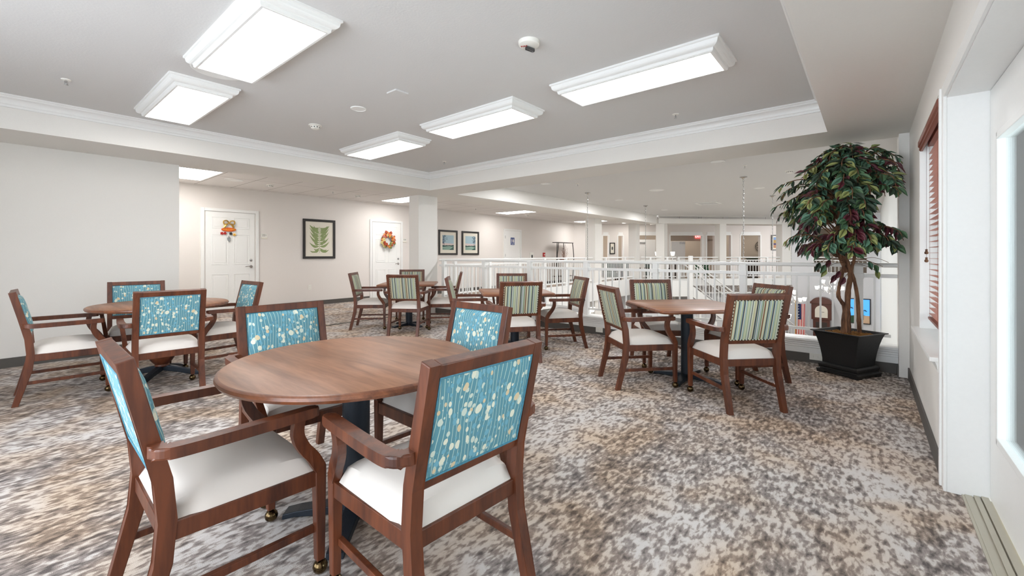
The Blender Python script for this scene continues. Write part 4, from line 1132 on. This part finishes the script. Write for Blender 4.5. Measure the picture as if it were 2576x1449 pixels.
for st_, rd in zip(stems, rads):
    pts = catmull(st_, 6); n = len(pts)
    bm = BM(); rnd = random.Random(int(rd * 1000))
    tube(bm, pts, [rd * (1 - 0.45 * i / n) * rnd.uniform(0.9, 1.14) for i in range(n)], 9)
    obj('trunk', bm, TRUNK, pl, True)
def leafm(name, c, var): 
    m = plain(name, srgb(*c), 0.5, bscale=9, var=var)
    return m
LV = [leafm('leaf_dark_green', (50, 70, 54), 0.25), leafm('leaf_green', (78, 112, 78), 0.3), leafm('leaf_yellow_green', (150, 158, 96), 0.25), leafm('leaf_burgundy', (90, 34, 46), 0.35), leafm('leaf_blue_green', (90, 132, 110), 0.25)]
bm = BM(); bmt = BM(); rnd = random.Random(21)
def leaf(p, d, nrm, L, W, mi):
    d = d.normalized(); sd = d.cross(nrm).normalized(); nn = sd.cross(d).normalized()
    prof = ((0, 0), (0.15, 0.62), (0.38, 1.0), (0.62, 0.82), (0.84, 0.36), (1.0, 0))
    mid = [bm.verts.new(p + d * (L * t_) - nn * (L * 0.10 * t_ * t_)) for t_, _ in prof]
    for s in (-1, 1):
        edge = [mid[0]] + [bm.verts.new(p + d * (L * t_) + sd * (s * W / 2 * q) + nn * (W * 0.12 * q) - nn * (L * 0.10 * t_ * t_)) for t_, q in prof[1:-1]] + [mid[-1]]
        for k in range(len(prof) - 1):
            q = [mid[k], mid[k + 1], edge[k + 1], edge[k]]
            qq = []
            for v in q:
                if v not in qq: qq.append(v)
            if len(qq) >= 3: f = bm.faces.new(qq); f.material_index = mi
cen = Vector((0, 0, 1.62))
def inside(p):
    w_ = Matrix.Rotation(math.radians(-28), 4, 'Z') @ p
    wx, wy = w_.x - 0.155, w_.y + 5.40
    return wx < XR - 0.03 and not (wx > 0.15 and wy > 5.5)
nspray = 0
while nspray < 175:
    th = rnd.uniform(0, 2 * PI); ph = math.asin(rnd.uniform(-0.62, 1.0))
    rr = 0.66 * rnd.uniform(0.55, 0.92)
    lob = 1 + 0.10 * math.sin(3 * th + 1) + 0.08 * math.sin(5 * ph)
    hz = Vector((math.cos(th) * math.cos(ph), math.sin(th) * math.cos(ph), 0))
    tip = Vector((0, 0, 1.62)) + hz * rr * lob + Vector((0, 0, math.sin(ph) * 0.60))
    if not inside(tip + hz * 0.08): continue
    nspray += 1
    burg = (rnd.random() < (0.34 if ph < -0.1 else 0.14))
    root = Vector((0, 0, tip.z - 0.02)) * 1.0 + Vector((hz.x * 0.12, hz.y * 0.12, -0.10 + 0.05 * math.sin(ph)))
    root.z = max(root.z, 1.15)
    midp = root.lerp(tip, 0.55) + Vector((0, 0, 0.09))
    path = catmull([root, midp, tip, tip + hz * 0.05 + Vector((0, 0, -0.09))], 5)
    tube(bmt, path, [0.006 * (1 - 0.7 * i / len(path)) + 0.0008 for i in range(len(path))], 5)
    out = (tip - cen); out.z *= 0.5; out.normalize()
    for k in range(rnd.randint(11, 15)):
        t_ = 0.35 + 0.65 * (k / 14)
        base = path[min(len(path) - 1, int(t_ * (len(path) - 1)))]
        side = out.cross(Vector((0, 0, 1))).normalized() * (1 if k % 2 else -1)
        d = out * rnd.uniform(0.25, 0.9) + side * rnd.uniform(0.3, 1.0) + Vector((0, 0, -rnd.uniform(0.35, 1.2)))
        L_ = rnd.uniform(0.075, 0.115); W_ = L_ * rnd.uniform(0.5, 0.6)
        p = base + side * rnd.uniform(0.0, 0.03)
        if not inside(p + d.normalized() * L_): continue
        if (p + d.normalized() * L_).z > 2.32: continue
        if burg: mi = 3 if rnd.random() < 0.6 else rnd.choice([0, 1, 4])
        elif rnd.random() < 0.06: mi = 3
        else: mi = rnd.choice([0, 0, 1, 1, 4, 4, 2, 2, 0, 1])
        leaf(p, d, out + Vector((0, 0, 0.6)) + side * rnd.uniform(-0.3, 0.3), L_, W_, mi)
for (r, a, z, mi) in ((-0.12, -0.05, 1.02, 3), (-0.15, -0.03, 0.98, 3), (-0.08, -0.06, 0.96, 3), (0.24, -0.02, 1.08, 1), (0.30, 0, 1.07, 4), (0.36, 0.02, 1.06, 1), (0.40, 0, 1.10, 0), (0.2, 0, 1.11, 4), (0.27, 0, 1.02, 2), (-0.25, -0.03, 1.08, 1), (-0.28, 0, 1.1, 0), (-0.22, 0, 1.04, 2), (-0.18, 0, 1.13, 3)):
    p = T(r, a, z); tube(bmt, catmull([T(0.02 if r > 0 else -0.02, 0, 1.1), T(r * 0.6, a, z + 0.05), p], 4), 0.0022, 5)
    if inside(p + ra * 0.08): leaf(p, Mi @ (ra * (0.4 if r > 0 else -0.4) + Vector((0, 0, -0.8))), Mi @ (-rb), 0.10, 0.056, mi)
fo = obj('foliage', bm, LV, pl, 'keep'); obj('twigs', bmt, TRUNK, pl, True)
# ================================================================== WINDOW with blind, DOOR to the terrace
wn = bpy.data.objects.new('window_1', None); put(wn); wn['kind'] = 'structure'
bm = BM()
box(bm, XR + 0.002, 0.60, WY1 - 0.012, WY1, WZ0, WZ1); box(bm, XR + 0.002, 0.60, WY0, WY0 + 0.012, WZ0, WZ1); box(bm, XR + 0.002, 0.60, WY0, WY1, WZ1 - 0.012, WZ1)
obj('window_reveal', bm, TRIM, wn)
bm = BM()
for a, b, c_, d in ((WY0 + .012, WY0 + .07, WZ0, WZ1), (WY1 - .07, WY1 - .012, WZ0, WZ1), (WY0, WY1, WZ0, WZ0 + .06), (WY0, WY1, WZ1 - .07, WZ1 - .012), (WY0, WY1, 1.32, 1.36)): box(bm, 0.52, 0.57, a, b, c_, d)
obj('window_frame', bm, TRIM, wn)
bm = BM(); box(bm, 0.543, 0.547, WY0 + 0.05, WY1 - 0.05, WZ0 + 0.05, WZ1 - 0.05); obj('window_pane', bm, GLASS, wn)
bm = BM(); box(bm, XR - 0.045, 0.56, WY0 - 0.05, WY1 + 0.06, WZ0 - 0.025, WZ0, 0.005); obj('window_sill', bm, TRIM, wn)
bm = BM(); prism(bm, [(XR - 0.022, WZ0 - 0.026), (XR, WZ0 - 0.026), (XR, WZ0 - 0.085), (XR - 0.008, WZ0 - 0.085), (XR - 0.014, WZ0 - 0.05)], 'xz', WY0 - 0.03, WY1 + 0.04); obj('sill_apron', bm, TRIM, wn)
bl = thing('window_blind', 'reddish wood slat blind in the window on the right wall', 'blind', (XR, (WY0 + WY1) / 2, 0))
hw = (WY1 - WY0) / 2 - 0.02
bm = BM(); prism(bm, [(0.0, 2.055), (0.018, 2.055), (0.018, 1.965), (0.004, 1.965), (-0.004, 1.975), (-0.002, 1.99), (-0.010, 2.0), (-0.010, 2.035), (-0.004, 2.045)], 'xz', -hw, hw); obj('valance', bm, BLIND, bl)
bm = BM(); box(bm, 0.045, 0.095, -hw, hw, 1.995, 2.045); obj('head_rail', bm, BLIND, bl)
bm = BM(); nS = 30
for k in range(nS):
    z = 0.735 + k * (1.98 - 0.735) / nS
    box(bm, -0.019, 0.019, -hw, hw, -0.001, 0.001, M=Matrix.Translation((0.07, 0, z)) @ Matrix.Rotation(0.02, 4, 'Y'))
obj('slats', bm, SLAT, bl)
bm = BM(); box(bm, 0.045, 0.095, -hw, hw, 0.695, 0.711, 0.003); obj('bottom_rail', bm, BLIND, bl)
bm = BM()
for y in (-hw + 0.12, 0, hw - 0.12):
    for x in (0.046, 0.094): tube(bm, [(x, y, 0.70), (x, y, 1.2), (x, y, 2.0)], 0.0012, 4)
obj('ladder_cords', bm, BLIND, bl)
for z in (1.20, 1.14):
    bm = BM(); tube(bm, [(0.03, hw - 0.1, z + 0.02), (0.03, hw - 0.1, 1.98)], 0.001, 4)
    lathe(bm, [(0, 0), (0.010, 0.004), (0.012, 0.014), (0.006, 0.026), (0.008, 0.036), (0, 0.04)], 10, c=(0.03, hw - 0.1, z - 0.02)); obj('pull_tassel', bm, TRUNK, bl, True)
dr = bpy.data.objects.new('door_4', None); put(dr); dr['kind'] = 'structure'
bm = BM()
for a, b, x in ((DY1 - 0.02, DY1 + 0.085, XR - 0.014),): 
    box(bm, x, XR, a, b, 0, DZ + 0.055, 0.004); box(bm, x - 0.008, x + 0.004, a + 0.065, b - 0.004, 0, DZ + 0.05, 0.002)
box(bm, XR - 0.014, XR, DY0 + 0.021, DY1 - 0.021, DZ - 0.01, DZ + 0.055, 0.004); box(bm, XR - 0.014, XR, DY0 - 0.085, DY0 + 0.02, 0, DZ + 0.055, 0.004)
obj('door_frame', bm, TRIM, dr)
bm = BM(); box(bm, XR - 0.001, 0.62, DY1 - 0.015, DY1 + 0.001, 0, DZ); box(bm, XR, 0.62, DY0 - 0.001, DY0 + 0.015, 0, DZ); box(bm, XR - 0.001, 0.62, DY0, DY1, DZ - 0.015, DZ + 0.001); obj('door_jamb', bm, TRIM, dr)
bm = BM(); x0_, x1_ = 0.445, 0.485; gz0, gz1 = 0.36, 1.70
for ya, yb in ((DY0 + 0.018, 2.112), (2.118, DY1 - 0.018)):
    g0, g1 = ya + 0.2, yb - 0.2
    bm = BM(); box(bm, x0_, x1_, g1, yb, 0.02, DZ - 0.018); box(bm, x0_, x1_, ya, g0, 0.02, DZ - 0.018); box(bm, x0_, x1_, g0, g1, 0.02, gz0); box(bm, x0_, x1_, g0, g1, gz1, DZ - 0.018)
    lf = obj('door_leaf', bm, DOORW, dr)
    bm = BM()
    for a, b, c_, d in ((g0 - .02, g0 + .012, gz0 - .02, gz1 + .02), (g1 - .012, g1 + .02, gz0 - .02, gz1 + .02), (g0, g1, gz0 - .02, gz0 + .012), (g0, g1, gz1 - .012, gz1 + .02)): box(bm, x0_ - 0.012, x1_ + 0.012, a, b, c_, d, 0.003)
    obj('glazing_bead', bm, TRIM, lf)
    bm = BM(); box(bm, 0.46, 0.466, g0, g1, gz0, gz1); obj('glass_pane', bm, GLASS, lf)
    if ya < 2:
        bm = BM(); tube(bm, catmull([(0.44, 2.06, 1.0), (0.40, 2.06, 1.0), (0.395, 1.98, 1.0), (0.395, 1.94, 1.0)], 4), 0.009, 8); obj('door_handle', bm, CHROME, lf, True)
bm = BM()
for k, (a, b, z) in enumerate(((0.36, 0.385, 0.010), (0.39, 0.41, 0.016), (0.415, 0.44, 0.020), (0.35, 0.50, 0.006))): box(bm, a, b, DY0 + 0.016, DY1 - 0.016, 0, z)
struct('trim_threshold', bm, plain('aluminium_threshold', srgb(190, 185, 170), 0.4, 0.6))
# terrace outside
bm = BM(); box(bm, 0.62, 6, -3, 9, -0.12, -0.02); struct('floor_terrace', bm, PAVEX)
bm = BM(); box(bm, 0.62, 3.2, 4.85, 5.0, -0.02, 0.69, mi=0); box(bm, 0.62, 3.2, 4.83, 5.0, 0.69, 0.74, mi=1); box(bm, 0.62, 3.2, 4.9, 5.0, 0.74, 1.86, mi=2); box(bm, 0.62, 3.2, 4.83, 5.0, 1.86, 1.92, mi=1); box(bm, 0.62, 3.2, 4.85, 5.0, 1.92, 3.0, mi=0)
struct('wall_terrace', bm, [PINKX, CREAMX, plain('grey_green_glass_tone', srgb(150, 160, 152), 0.6)])  # flat grey-green panel colour stands in for reflecting window glass
# ================================================================== CORRIDOR ETAGERE
y0e, z1e = 14.1, 1.66
et = thing('etagere', 'tall black metal etagere with bowed legs at corridor end', 'shelf', (XC + 0.30, 14.9, 0), R90)
for s in (-1, 1):
    for yy in (-0.13, 0.13):
        bm = BM(); tube(bm, catmull([(s * (0.50 if yy < 0 else 0.22), yy, 0), (s * (0.60 if yy < 0 else 0.27), yy, 0.7), (s * (0.62 if yy < 0 else 0.27), yy, 1.1), (s * (0.52 if yy < 0 else 0.24), yy, z1e)], 6), 0.016, 8); obj('leg', bm, BLACK, et, True)
bm = BM(); box(bm, -0.56, 0.56, -0.15, 0.15, z1e - 0.015, z1e + 0.01); obj('top_frame', bm, BLACK, et)
bm = BM(); box(bm, -0.60, 0.60, -0.15, 0.15, 0.86, 0.90); obj('shelf', bm, DARKW, et)
bm = BM(); box(bm, -0.55, 0.55, -0.15, 0.15, 0.28, 0.31); obj('shelf', bm, DARKW, et)
bw = thing('flower_bowl', 'wooden bowl with dried blossom branches on the black etagere', 'flower arrangement', (XC + 0.30, 14.95, 0.90), R90)
bm = BM(); lathe(bm, [(0, 0), (0.10, 0), (0.24, 0.13), (0.23, 0.135), (0.10, 0.02), (0, 0.02)], 20); obj('bowl', bm, plain('terracotta', srgb(170, 105, 75), 0.5), bw, True)
bm = BM(); rnd = random.Random(9)
for k in range(22):
    a = rnd.uniform(0, 2 * PI); e = rnd.uniform(0.1, 0.32); h_ = rnd.uniform(0.2, 0.62)
    p1 = Vector((e * math.cos(a), 0.3 * e * math.sin(a), 0.1 + h_)); tube(bm, catmull([(0, 0, 0.06), p1 * 0.5 + Vector((0.02, 0, 0.03)), p1], 4), 0.003, 4)
    for j in range(6): ball(bm, Vector((0, 0, 0.06)).lerp(p1, 0.4 + 0.1 * j) + Vector((rnd.uniform(-.02, .02), rnd.uniform(-.02, .02), 0)), 0.010, 1, 5, 4)
obj('blossom_branches', bm, [TRUNK, plain('blossom', srgb(205, 180, 165), 0.7)], bw, True)
tp = thing('wall_intercom', 'white wall intercom panel with dark handset right of restroom door', 'intercom', (XC, 13.15, 1.10), R90)
bm = BM(); box(bm, -0.12, 0.12, -0.02, 0, -0.16, 0.16, 0.004); obj('panel', bm, WHITEP, tp)
bm = BM(); box(bm, -0.03, 0.03, -0.045, -0.02, -0.12, 0.06, 0.005); obj('handset', bm, DARK, tp)
fp = thing('fire_pull_station', 'small red fire pull station on corridor wall left of etagere', 'fire alarm', (XC, 13.95, 1.17), R90)
bm = BM(); box(bm, -0.06, 0.06, -0.04, 0, -0.08, 0.08, 0.004); obj('housing', bm, REDX, fp)
bm = BM(); box(bm, -0.04, 0.04, -0.05, -0.04, -0.02, 0.01, 0.002); obj('handle', bm, WHITEP, fp)
# ================================================================== FAR HALL
def at45(s, off, z=0): x, y = P45(s, off); return (x, y, z)
fd = bpy.data.objects.new('door_5', None); put(fd); fd['kind'] = 'structure'; fd.location = at45(1.66, LA + 1.9); fd.rotation_euler = (0, 0, R45)
bm = BM(); box(bm, -0.75, 0.36, -0.02, 0.02, 0, 1.91); obj('door_leaf', bm, DOORW, fd)
bm = BM(); box(bm, -0.45, -0.15, -0.06, -0.02, 1.72, 1.78); obj('door_closer', bm, CHROME, fd)
fd = bpy.data.objects.new('door_6', None); put(fd); fd['kind'] = 'structure'; fd.location = at45(2.72, LA + 0.92); fd.rotation_euler = (0, 0, R45)
bm = BM(); box(bm, -0.35, 0.32, -0.02, 0.02, 0, 1.80); obj('door_leaf', bm, DOORW, fd)
bm = BM(); box(bm, 0.05, 0.30, -0.06, -0.02, 1.68, 1.74); obj('door_closer', bm, CHROME, fd)
bm = BM(); box(bm, 1.8, 5.0, LA + 0.96, LA + 1.06, 1.82, ZT, M=M45()); box(bm, 3.95, 5.0, LA + 0.96, LA + 1.06, 0, 1.9, M=M45()); struct('wall_far_hall_header', bm, WALLB)
ex = thing('exit_sign', 'lit red EXIT sign over the far hallway doors', 'exit sign', at45(3.70, LA + 0.955, 2.03), R45)
bm = BM(); box(bm, -0.13, 0.13, -0.03, 0.0, -0.08, 0.08, 0.004); obj('housing', bm, EXITM, ex)
text('lettering', 'EXIT', 0.15, EXITW, ex, (0, -0.032, 0), (R90, 0, 0))
md = thing('wall_medallion', 'round dark scrolled metal medallion on beige far wall', 'wall decoration', at45(7.70, LA + 2.18, 1.59), R45)
bm = BM(); tube(bm, [(0.27 * math.cos(k * PI / 12), -0.02, 0.27 * math.sin(k * PI / 12)) for k in range(24)], 0.012, 6, closed=True)
for k in range(8):
    a = k * PI / 4; c_ = Vector((0.16 * math.cos(a), -0.02, 0.16 * math.sin(a))); tube(bm, [c_ + Vector((0.075 * math.cos(j * PI / 5), 0, 0.075 * math.sin(j * PI / 5))) for j in range(10)], 0.009, 5, closed=True)
obj('scrollwork', bm, BLACK, md, True)
def framed45(name, lab, s, off, z, w_, h_, mats, draw):
    o = thing(name, lab, 'picture', at45(s, off, z), R45)
    a, b, f_ = w_ / 2, h_ / 2, 0.035
    bm = BM()
    for q in ((-a, a, b - f_, b), (-a, a, -b, -b + f_), (-a, -a + f_, -b, b), (a - f_, a, -b, b)): box(bm, q[0], q[1], -0.03, 0, q[2], q[3])
    obj('frame', bm, BLACK, o)
    bm = BM(); box(bm, -a, a, -0.01, -0.004, -b, b); obj('mat_board', bm, PAPER, o)
    bm = BM(); draw(bm, a - f_ - 0.06, b - f_ - 0.07); obj('print', bm, mats, o); return o
AUT = [plain('autumn_' + n_, srgb(*c), 0.8, bscale=30, var=0.5) for n_, c in (('sky', (130, 160, 205)), ('trees', (180, 150, 90)), ('shade', (90, 80, 120)), ('ground', (190, 140, 105)))]
def autumn(bm, a, b):
    for k, (v0, v1) in enumerate(((0.5, 1), (-0.1, 0.5), (-0.45, -0.1), (-1, -0.45))): poly(bm, [(-a, -0.012, v0 * b), (a, -0.012, v0 * b), (a, -0.012, v1 * b), (-a, -0.012, v1 * b)], k)
framed45('autumn_picture', 'framed colourful autumn landscape on the far wall beside the tree', 6.95, LA - 0.015, 1.72, 0.52, 0.70, AUT, autumn)
def ink(bm, a, b): ball(bm, (0, -0.012, 0), 0.05, 0, 8, 6, (0.7, 0.1, 1.6))
framed45('small_ink_picture', 'small black framed ink picture between the second and third columns', -0.80, LA - 0.015, 1.45, 0.24, 0.50, [DARK], ink)
for k, (s, off, lab) in enumerate(((0.78, 1.9, 'white table lamp left of the corner column beyond the stair rail'), (1.46, 1.9, 'white table lamp right of corner column beyond the stair rail'))):
    o = thing('table_lamp', lab, 'lamp', at45(s, off, 0.80), R45, 'lit table lamps')
    bm = BM(); lathe(bm, [(0, 0), (0.06, 0), (0.04, 0.03), (0.05, 0.12), (0.02, 0.2), (0.01, 0.40), (0, 0.40)], 16); obj('base', bm, CHROME, o, True)
    bm = BM(); lathe(bm, [(0.065, 0.33), (0.09, 0.49), (0.087, 0.49), (0.062, 0.33)], 20); obj('lamp_shade', bm, SHADE, o, True)
    e = thing('side_table', 'dark side table under the %s table lamp' % ('left' if k == 0 else 'right'), 'table', at45(s, off), R45, 'dark side tables')
    bm = BM(); box(bm, -0.25, 0.25, -0.22, 0.22, 0.76, 0.80, 0.005); obj('tabletop', bm, DARKW, e)
    bm = BM(); box(bm, -0.02, 0.02, -0.02, 0.02, 0, 0.76); lg = obj('leg', bm, DARKW, e); lg.location = (-0.2, -0.17, 0)
    for p in ((0.2, -0.17, 0), (-0.2, 0.17, 0), (0.2, 0.17, 0)): q = lg.copy(); put(q, e); q.location = p
def lounge(s, off, lab, rot=0.0):
    o = thing('lounge_chair', lab, 'chair', at45(s, off), R45 + rot, 'dark lounge seats in the far hall')
    bm = BM(); box(bm, -0.36, 0.36, -0.34, 0.34, 0.26, 0.44, 0.03); obj('seat', bm, GREYS, o)
    bm = BM(); box(bm, -0.36, 0.36, 0.24, 0.36, 0.44, 0.86, 0.03); obj('backrest', bm, GREYS, o)
    for x in (-0.38, 0.34):
        bm = BM(); box(bm, x, x + 0.04, -0.34, 0.34, 0.60, 0.64); box(bm, x, x + 0.04, -0.34, -0.29, 0.26, 0.62); obj('arm', bm, DARKW, o)
    bm = BM(); box(bm, -0.02, 0.02, -0.02, 0.02, 0, 0.27); lg = obj('leg', bm, DARKW, o); lg.location = (-0.33, -0.3, 0)
    for p in ((0.33, -0.3, 0), (-0.33, 0.3, 0), (0.33, 0.3, 0)): q = lg.copy(); put(q, o); q.location = p
lounge(-1.35, 1.6, 'dark grey lounge seat behind far railing, right of second column')
lounge(-0.55, 1.7, 'dark grey lounge seat behind far railing, touching third column', 0.1)
lounge(0.5, 1.3, 'dark grey lounge seat behind the short railing before the stair post')
for s, lab in ((1.93, 'green potted plant behind railing left of the facade column'), (2.25, 'green potted plant behind railing, touching the facade column')):
    o = thing('house_plant', lab, 'plant', at45(s, 0.75), R45, 'small green plants behind stairs')
    bm = BM(); lathe(bm, [(0, 0), (0.08, 0), (0.11, 0.24), (0, 0.24)], 14); obj('pot', bm, WHITEP, o, True)
    bm = BM(); rnd = random.Random(int(s * 10))
    for k in range(46):
        a = rnd.uniform(0, 2 * PI); e = rnd.uniform(0.03, 0.13); z = 0.30 + rnd.uniform(0, 0.5)
        ball(bm, (e * math.cos(a), e * math.sin(a), z), 0.035, 0, 5, 4, (1, 1, 1.5))
    obj('foliage', bm, GREENL, o, True)
cs = thing('console_table', 'dark green console cabinet under the medallion in far hall', 'console', at45(7.35, 4.8), R45)
bm = BM(); box(bm, -0.5, 0.5, -0.2, 0.2, 0.06, 0.96); obj('body', bm, DARKW, cs)
bm = BM(); box(bm, -0.54, 0.54, -0.23, 0.23, 0.96, 1.0, 0.005); obj('top', bm, plain('green_top', srgb(60, 80, 62), 0.4), cs)
# ------------------------------------------------------------------ lobby level
gc = thing('grandfather_clock', 'tall dark mahogany grandfather clock in the lobby below', 'clock', (-1.33, FY - 0.22, ZL), 0)
bm = BM(); box(bm, -0.30, 0.30, -0.18, 0.18, 0, 0.5, 0.01); box(bm, -0.25, 0.25, -0.15, 0.15, 0.5, 1.75, 0.01); box(bm, -0.30, 0.30, -0.18, 0.18, 1.75, 2.35, 0.01); obj('case', bm, CLOCKW, gc)
bm = BM(); pts = [(-0.34, 2.33), (0.34, 2.33), (0.34, 2.40)] + [(0.30 * math.cos(t_ * PI / 10), 2.40 + 0.17 * math.sin(t_ * PI / 10)) for t_ in range(11)] + [(-0.34, 2.40)]
prism(bm, pts, 'xz', -0.21, 0.19, 0.01); obj('bonnet', bm, CLOCKW, gc)
bm = BM(); lathe(bm, [(0, 0), (0.19, 0), (0.19, 0.012), (0, 0.012)], 28, M=Matrix.Rotation(R90, 4, 'X'), c=(0, -0.181, 2.08)); box(bm, -0.19, 0.19, -0.189, -0.18, 1.83, 2.08); obj('dial', bm, PAPER, gc)
bm = BM(); box(bm, -0.006, 0.006, -0.2, -0.194, 2.03, 2.17); box(bm, 0, 0.09, -0.2, -0.194, 2.03, 2.042); obj('hands', bm, BLACK, gc)
bm = BM(); box(bm, -0.17, 0.17, -0.158, -0.15, 0.62, 1.66); obj('door_pane', bm, DARKW, gc)
bm = BM(); lathe(bm, [(0, 0), (0.08, 0), (0.08, 0.01), (0, 0.01)], 20, M=Matrix.Rotation(R90, 4, 'X'), c=(0, -0.16, 0.85))
for x in (-0.08, 0, 0.08): tube(bm, [(x, -0.168, 1.0), (x, -0.168, 1.45)], 0.02, 8)
obj('pendulum', bm, GOLD, gc, True)
pv = thing('palm_picture', 'tall bright blue picture of palm trees and sky on the lobby wall', 'picture', (-0.30, FY, -0.84), 0)
bm = BM()
for q in ((-.36, .36, .42, .45), (-.36, .36, -.45, -.42), (-.36, -.33, -.45, .45), (.33, .36, -.45, .45)): box(bm, q[0], q[1], -0.04, 0, q[2], q[3])
obj('frame', bm, BLACK, pv)
PM = [emit('glowing_picture_sky', srgb(70, 150, 225), 0.9), plain('palm_dark_green', srgb(50, 80, 55), 0.7), plain('sand', srgb(230, 195, 160), 0.7)]  # the printed sky is given a glow of its own
bm = BM(); box(bm, -.33, .33, -0.02, -0.01, -.42, .42, mi=0)
poly(bm, [(-.33, -0.021, -.42), (.33, -0.021, -.42), (.33, -0.021, -.18), (.1, -0.021, -.12), (-.33, -0.021, -.2)], 1); poly(bm, [(.05, -0.022, -.42), (.33, -0.022, -.42), (.33, -0.022, -.15), (.12, -0.022, -.15)], 2)
for px_, pz_ in ((-.22, .1), (.16, .02)):
    box(bm, px_ - .006, px_ + .006, -0.024, -0.021, -.3, pz_, mi=1)
    for k in range(7):
        a = k * PI / 6 - 0.2; poly(bm, [(px_, -0.0225 - k * 1e-4, pz_), (px_ + .10 * math.cos(a), -0.0225 - k * 1e-4, pz_ + .07 * math.sin(a) - 0.01), (px_ + .09 * math.cos(a) + .01, -0.0225 - k * 1e-4, pz_ + .05 * math.sin(a) - 0.03)], 1)
obj('image', bm, PM, pv)
fgx, fgy = -1.985, 18.06
fg = thing('flag', 'American flag hanging on a pole beside the far staircase', 'flag', (fgx, fgy, ZL), 0.4)
bm = BM(); tube(bm, [(0, 0, 0), (0, 0, 2.5)], 0.015, 8); ball(bm, (0, 0, 2.52), 0.035); lathe(bm, [(0, 0), (0.13, 0), (0.1, 0.04), (0, 0.04)], 16); obj('pole', bm, GOLD, fg, True)
bm = BM(); cols = 13
def fx_(i): return 0.02 + i * 0.022
def fy_(i, z): return 0.03 * math.sin(i * 1.4 + z)
for i in range(cols):
    for (za, zb, mi) in ((2.4, 1.85, 2 if i < 7 else i % 2), (1.85, 0.9, i % 2)):
        poly(bm, [(fx_(i), fy_(i, za), za), (fx_(i + 1), fy_(i + 1, za), za), (fx_(i + 1), fy_(i + 1, zb), zb), (fx_(i), fy_(i, zb), zb)], mi)
for i in range(6):
    for j in range(5):
        x, z = fx_(i) + 0.011, 1.92 + j * 0.1; ball(bm, (x, fy_(i, z) - 0.006, z), 0.010, 1, 5, 4, (1, 0.3, 1))
obj('cloth', bm, [REDX, WHITEP, plain('flag_navy', srgb(35, 45, 90), 0.8)], fg)
fb = thing('flower_planter', 'red and green flower planter in the lobby below the stairs', 'planter', (-3.3, 15.9, ZL), 0.7)
bm = BM(); box(bm, -0.6, 0.6, -0.2, 0.2, 0, 0.5, 0.01); obj('trough', bm, WHITEP, fb)
bm = BM(); rnd = random.Random(2)
for k in range(90): ball(bm, (rnd.uniform(-.55, .55), rnd.uniform(-.18, .18), 0.55 + rnd.uniform(0, 0.2)), 0.05, rnd.choice([0, 0, 1, 2]), 5, 4)
obj('flowers', bm, [GREENL, FLW[0], FLW[4]], fb, True)
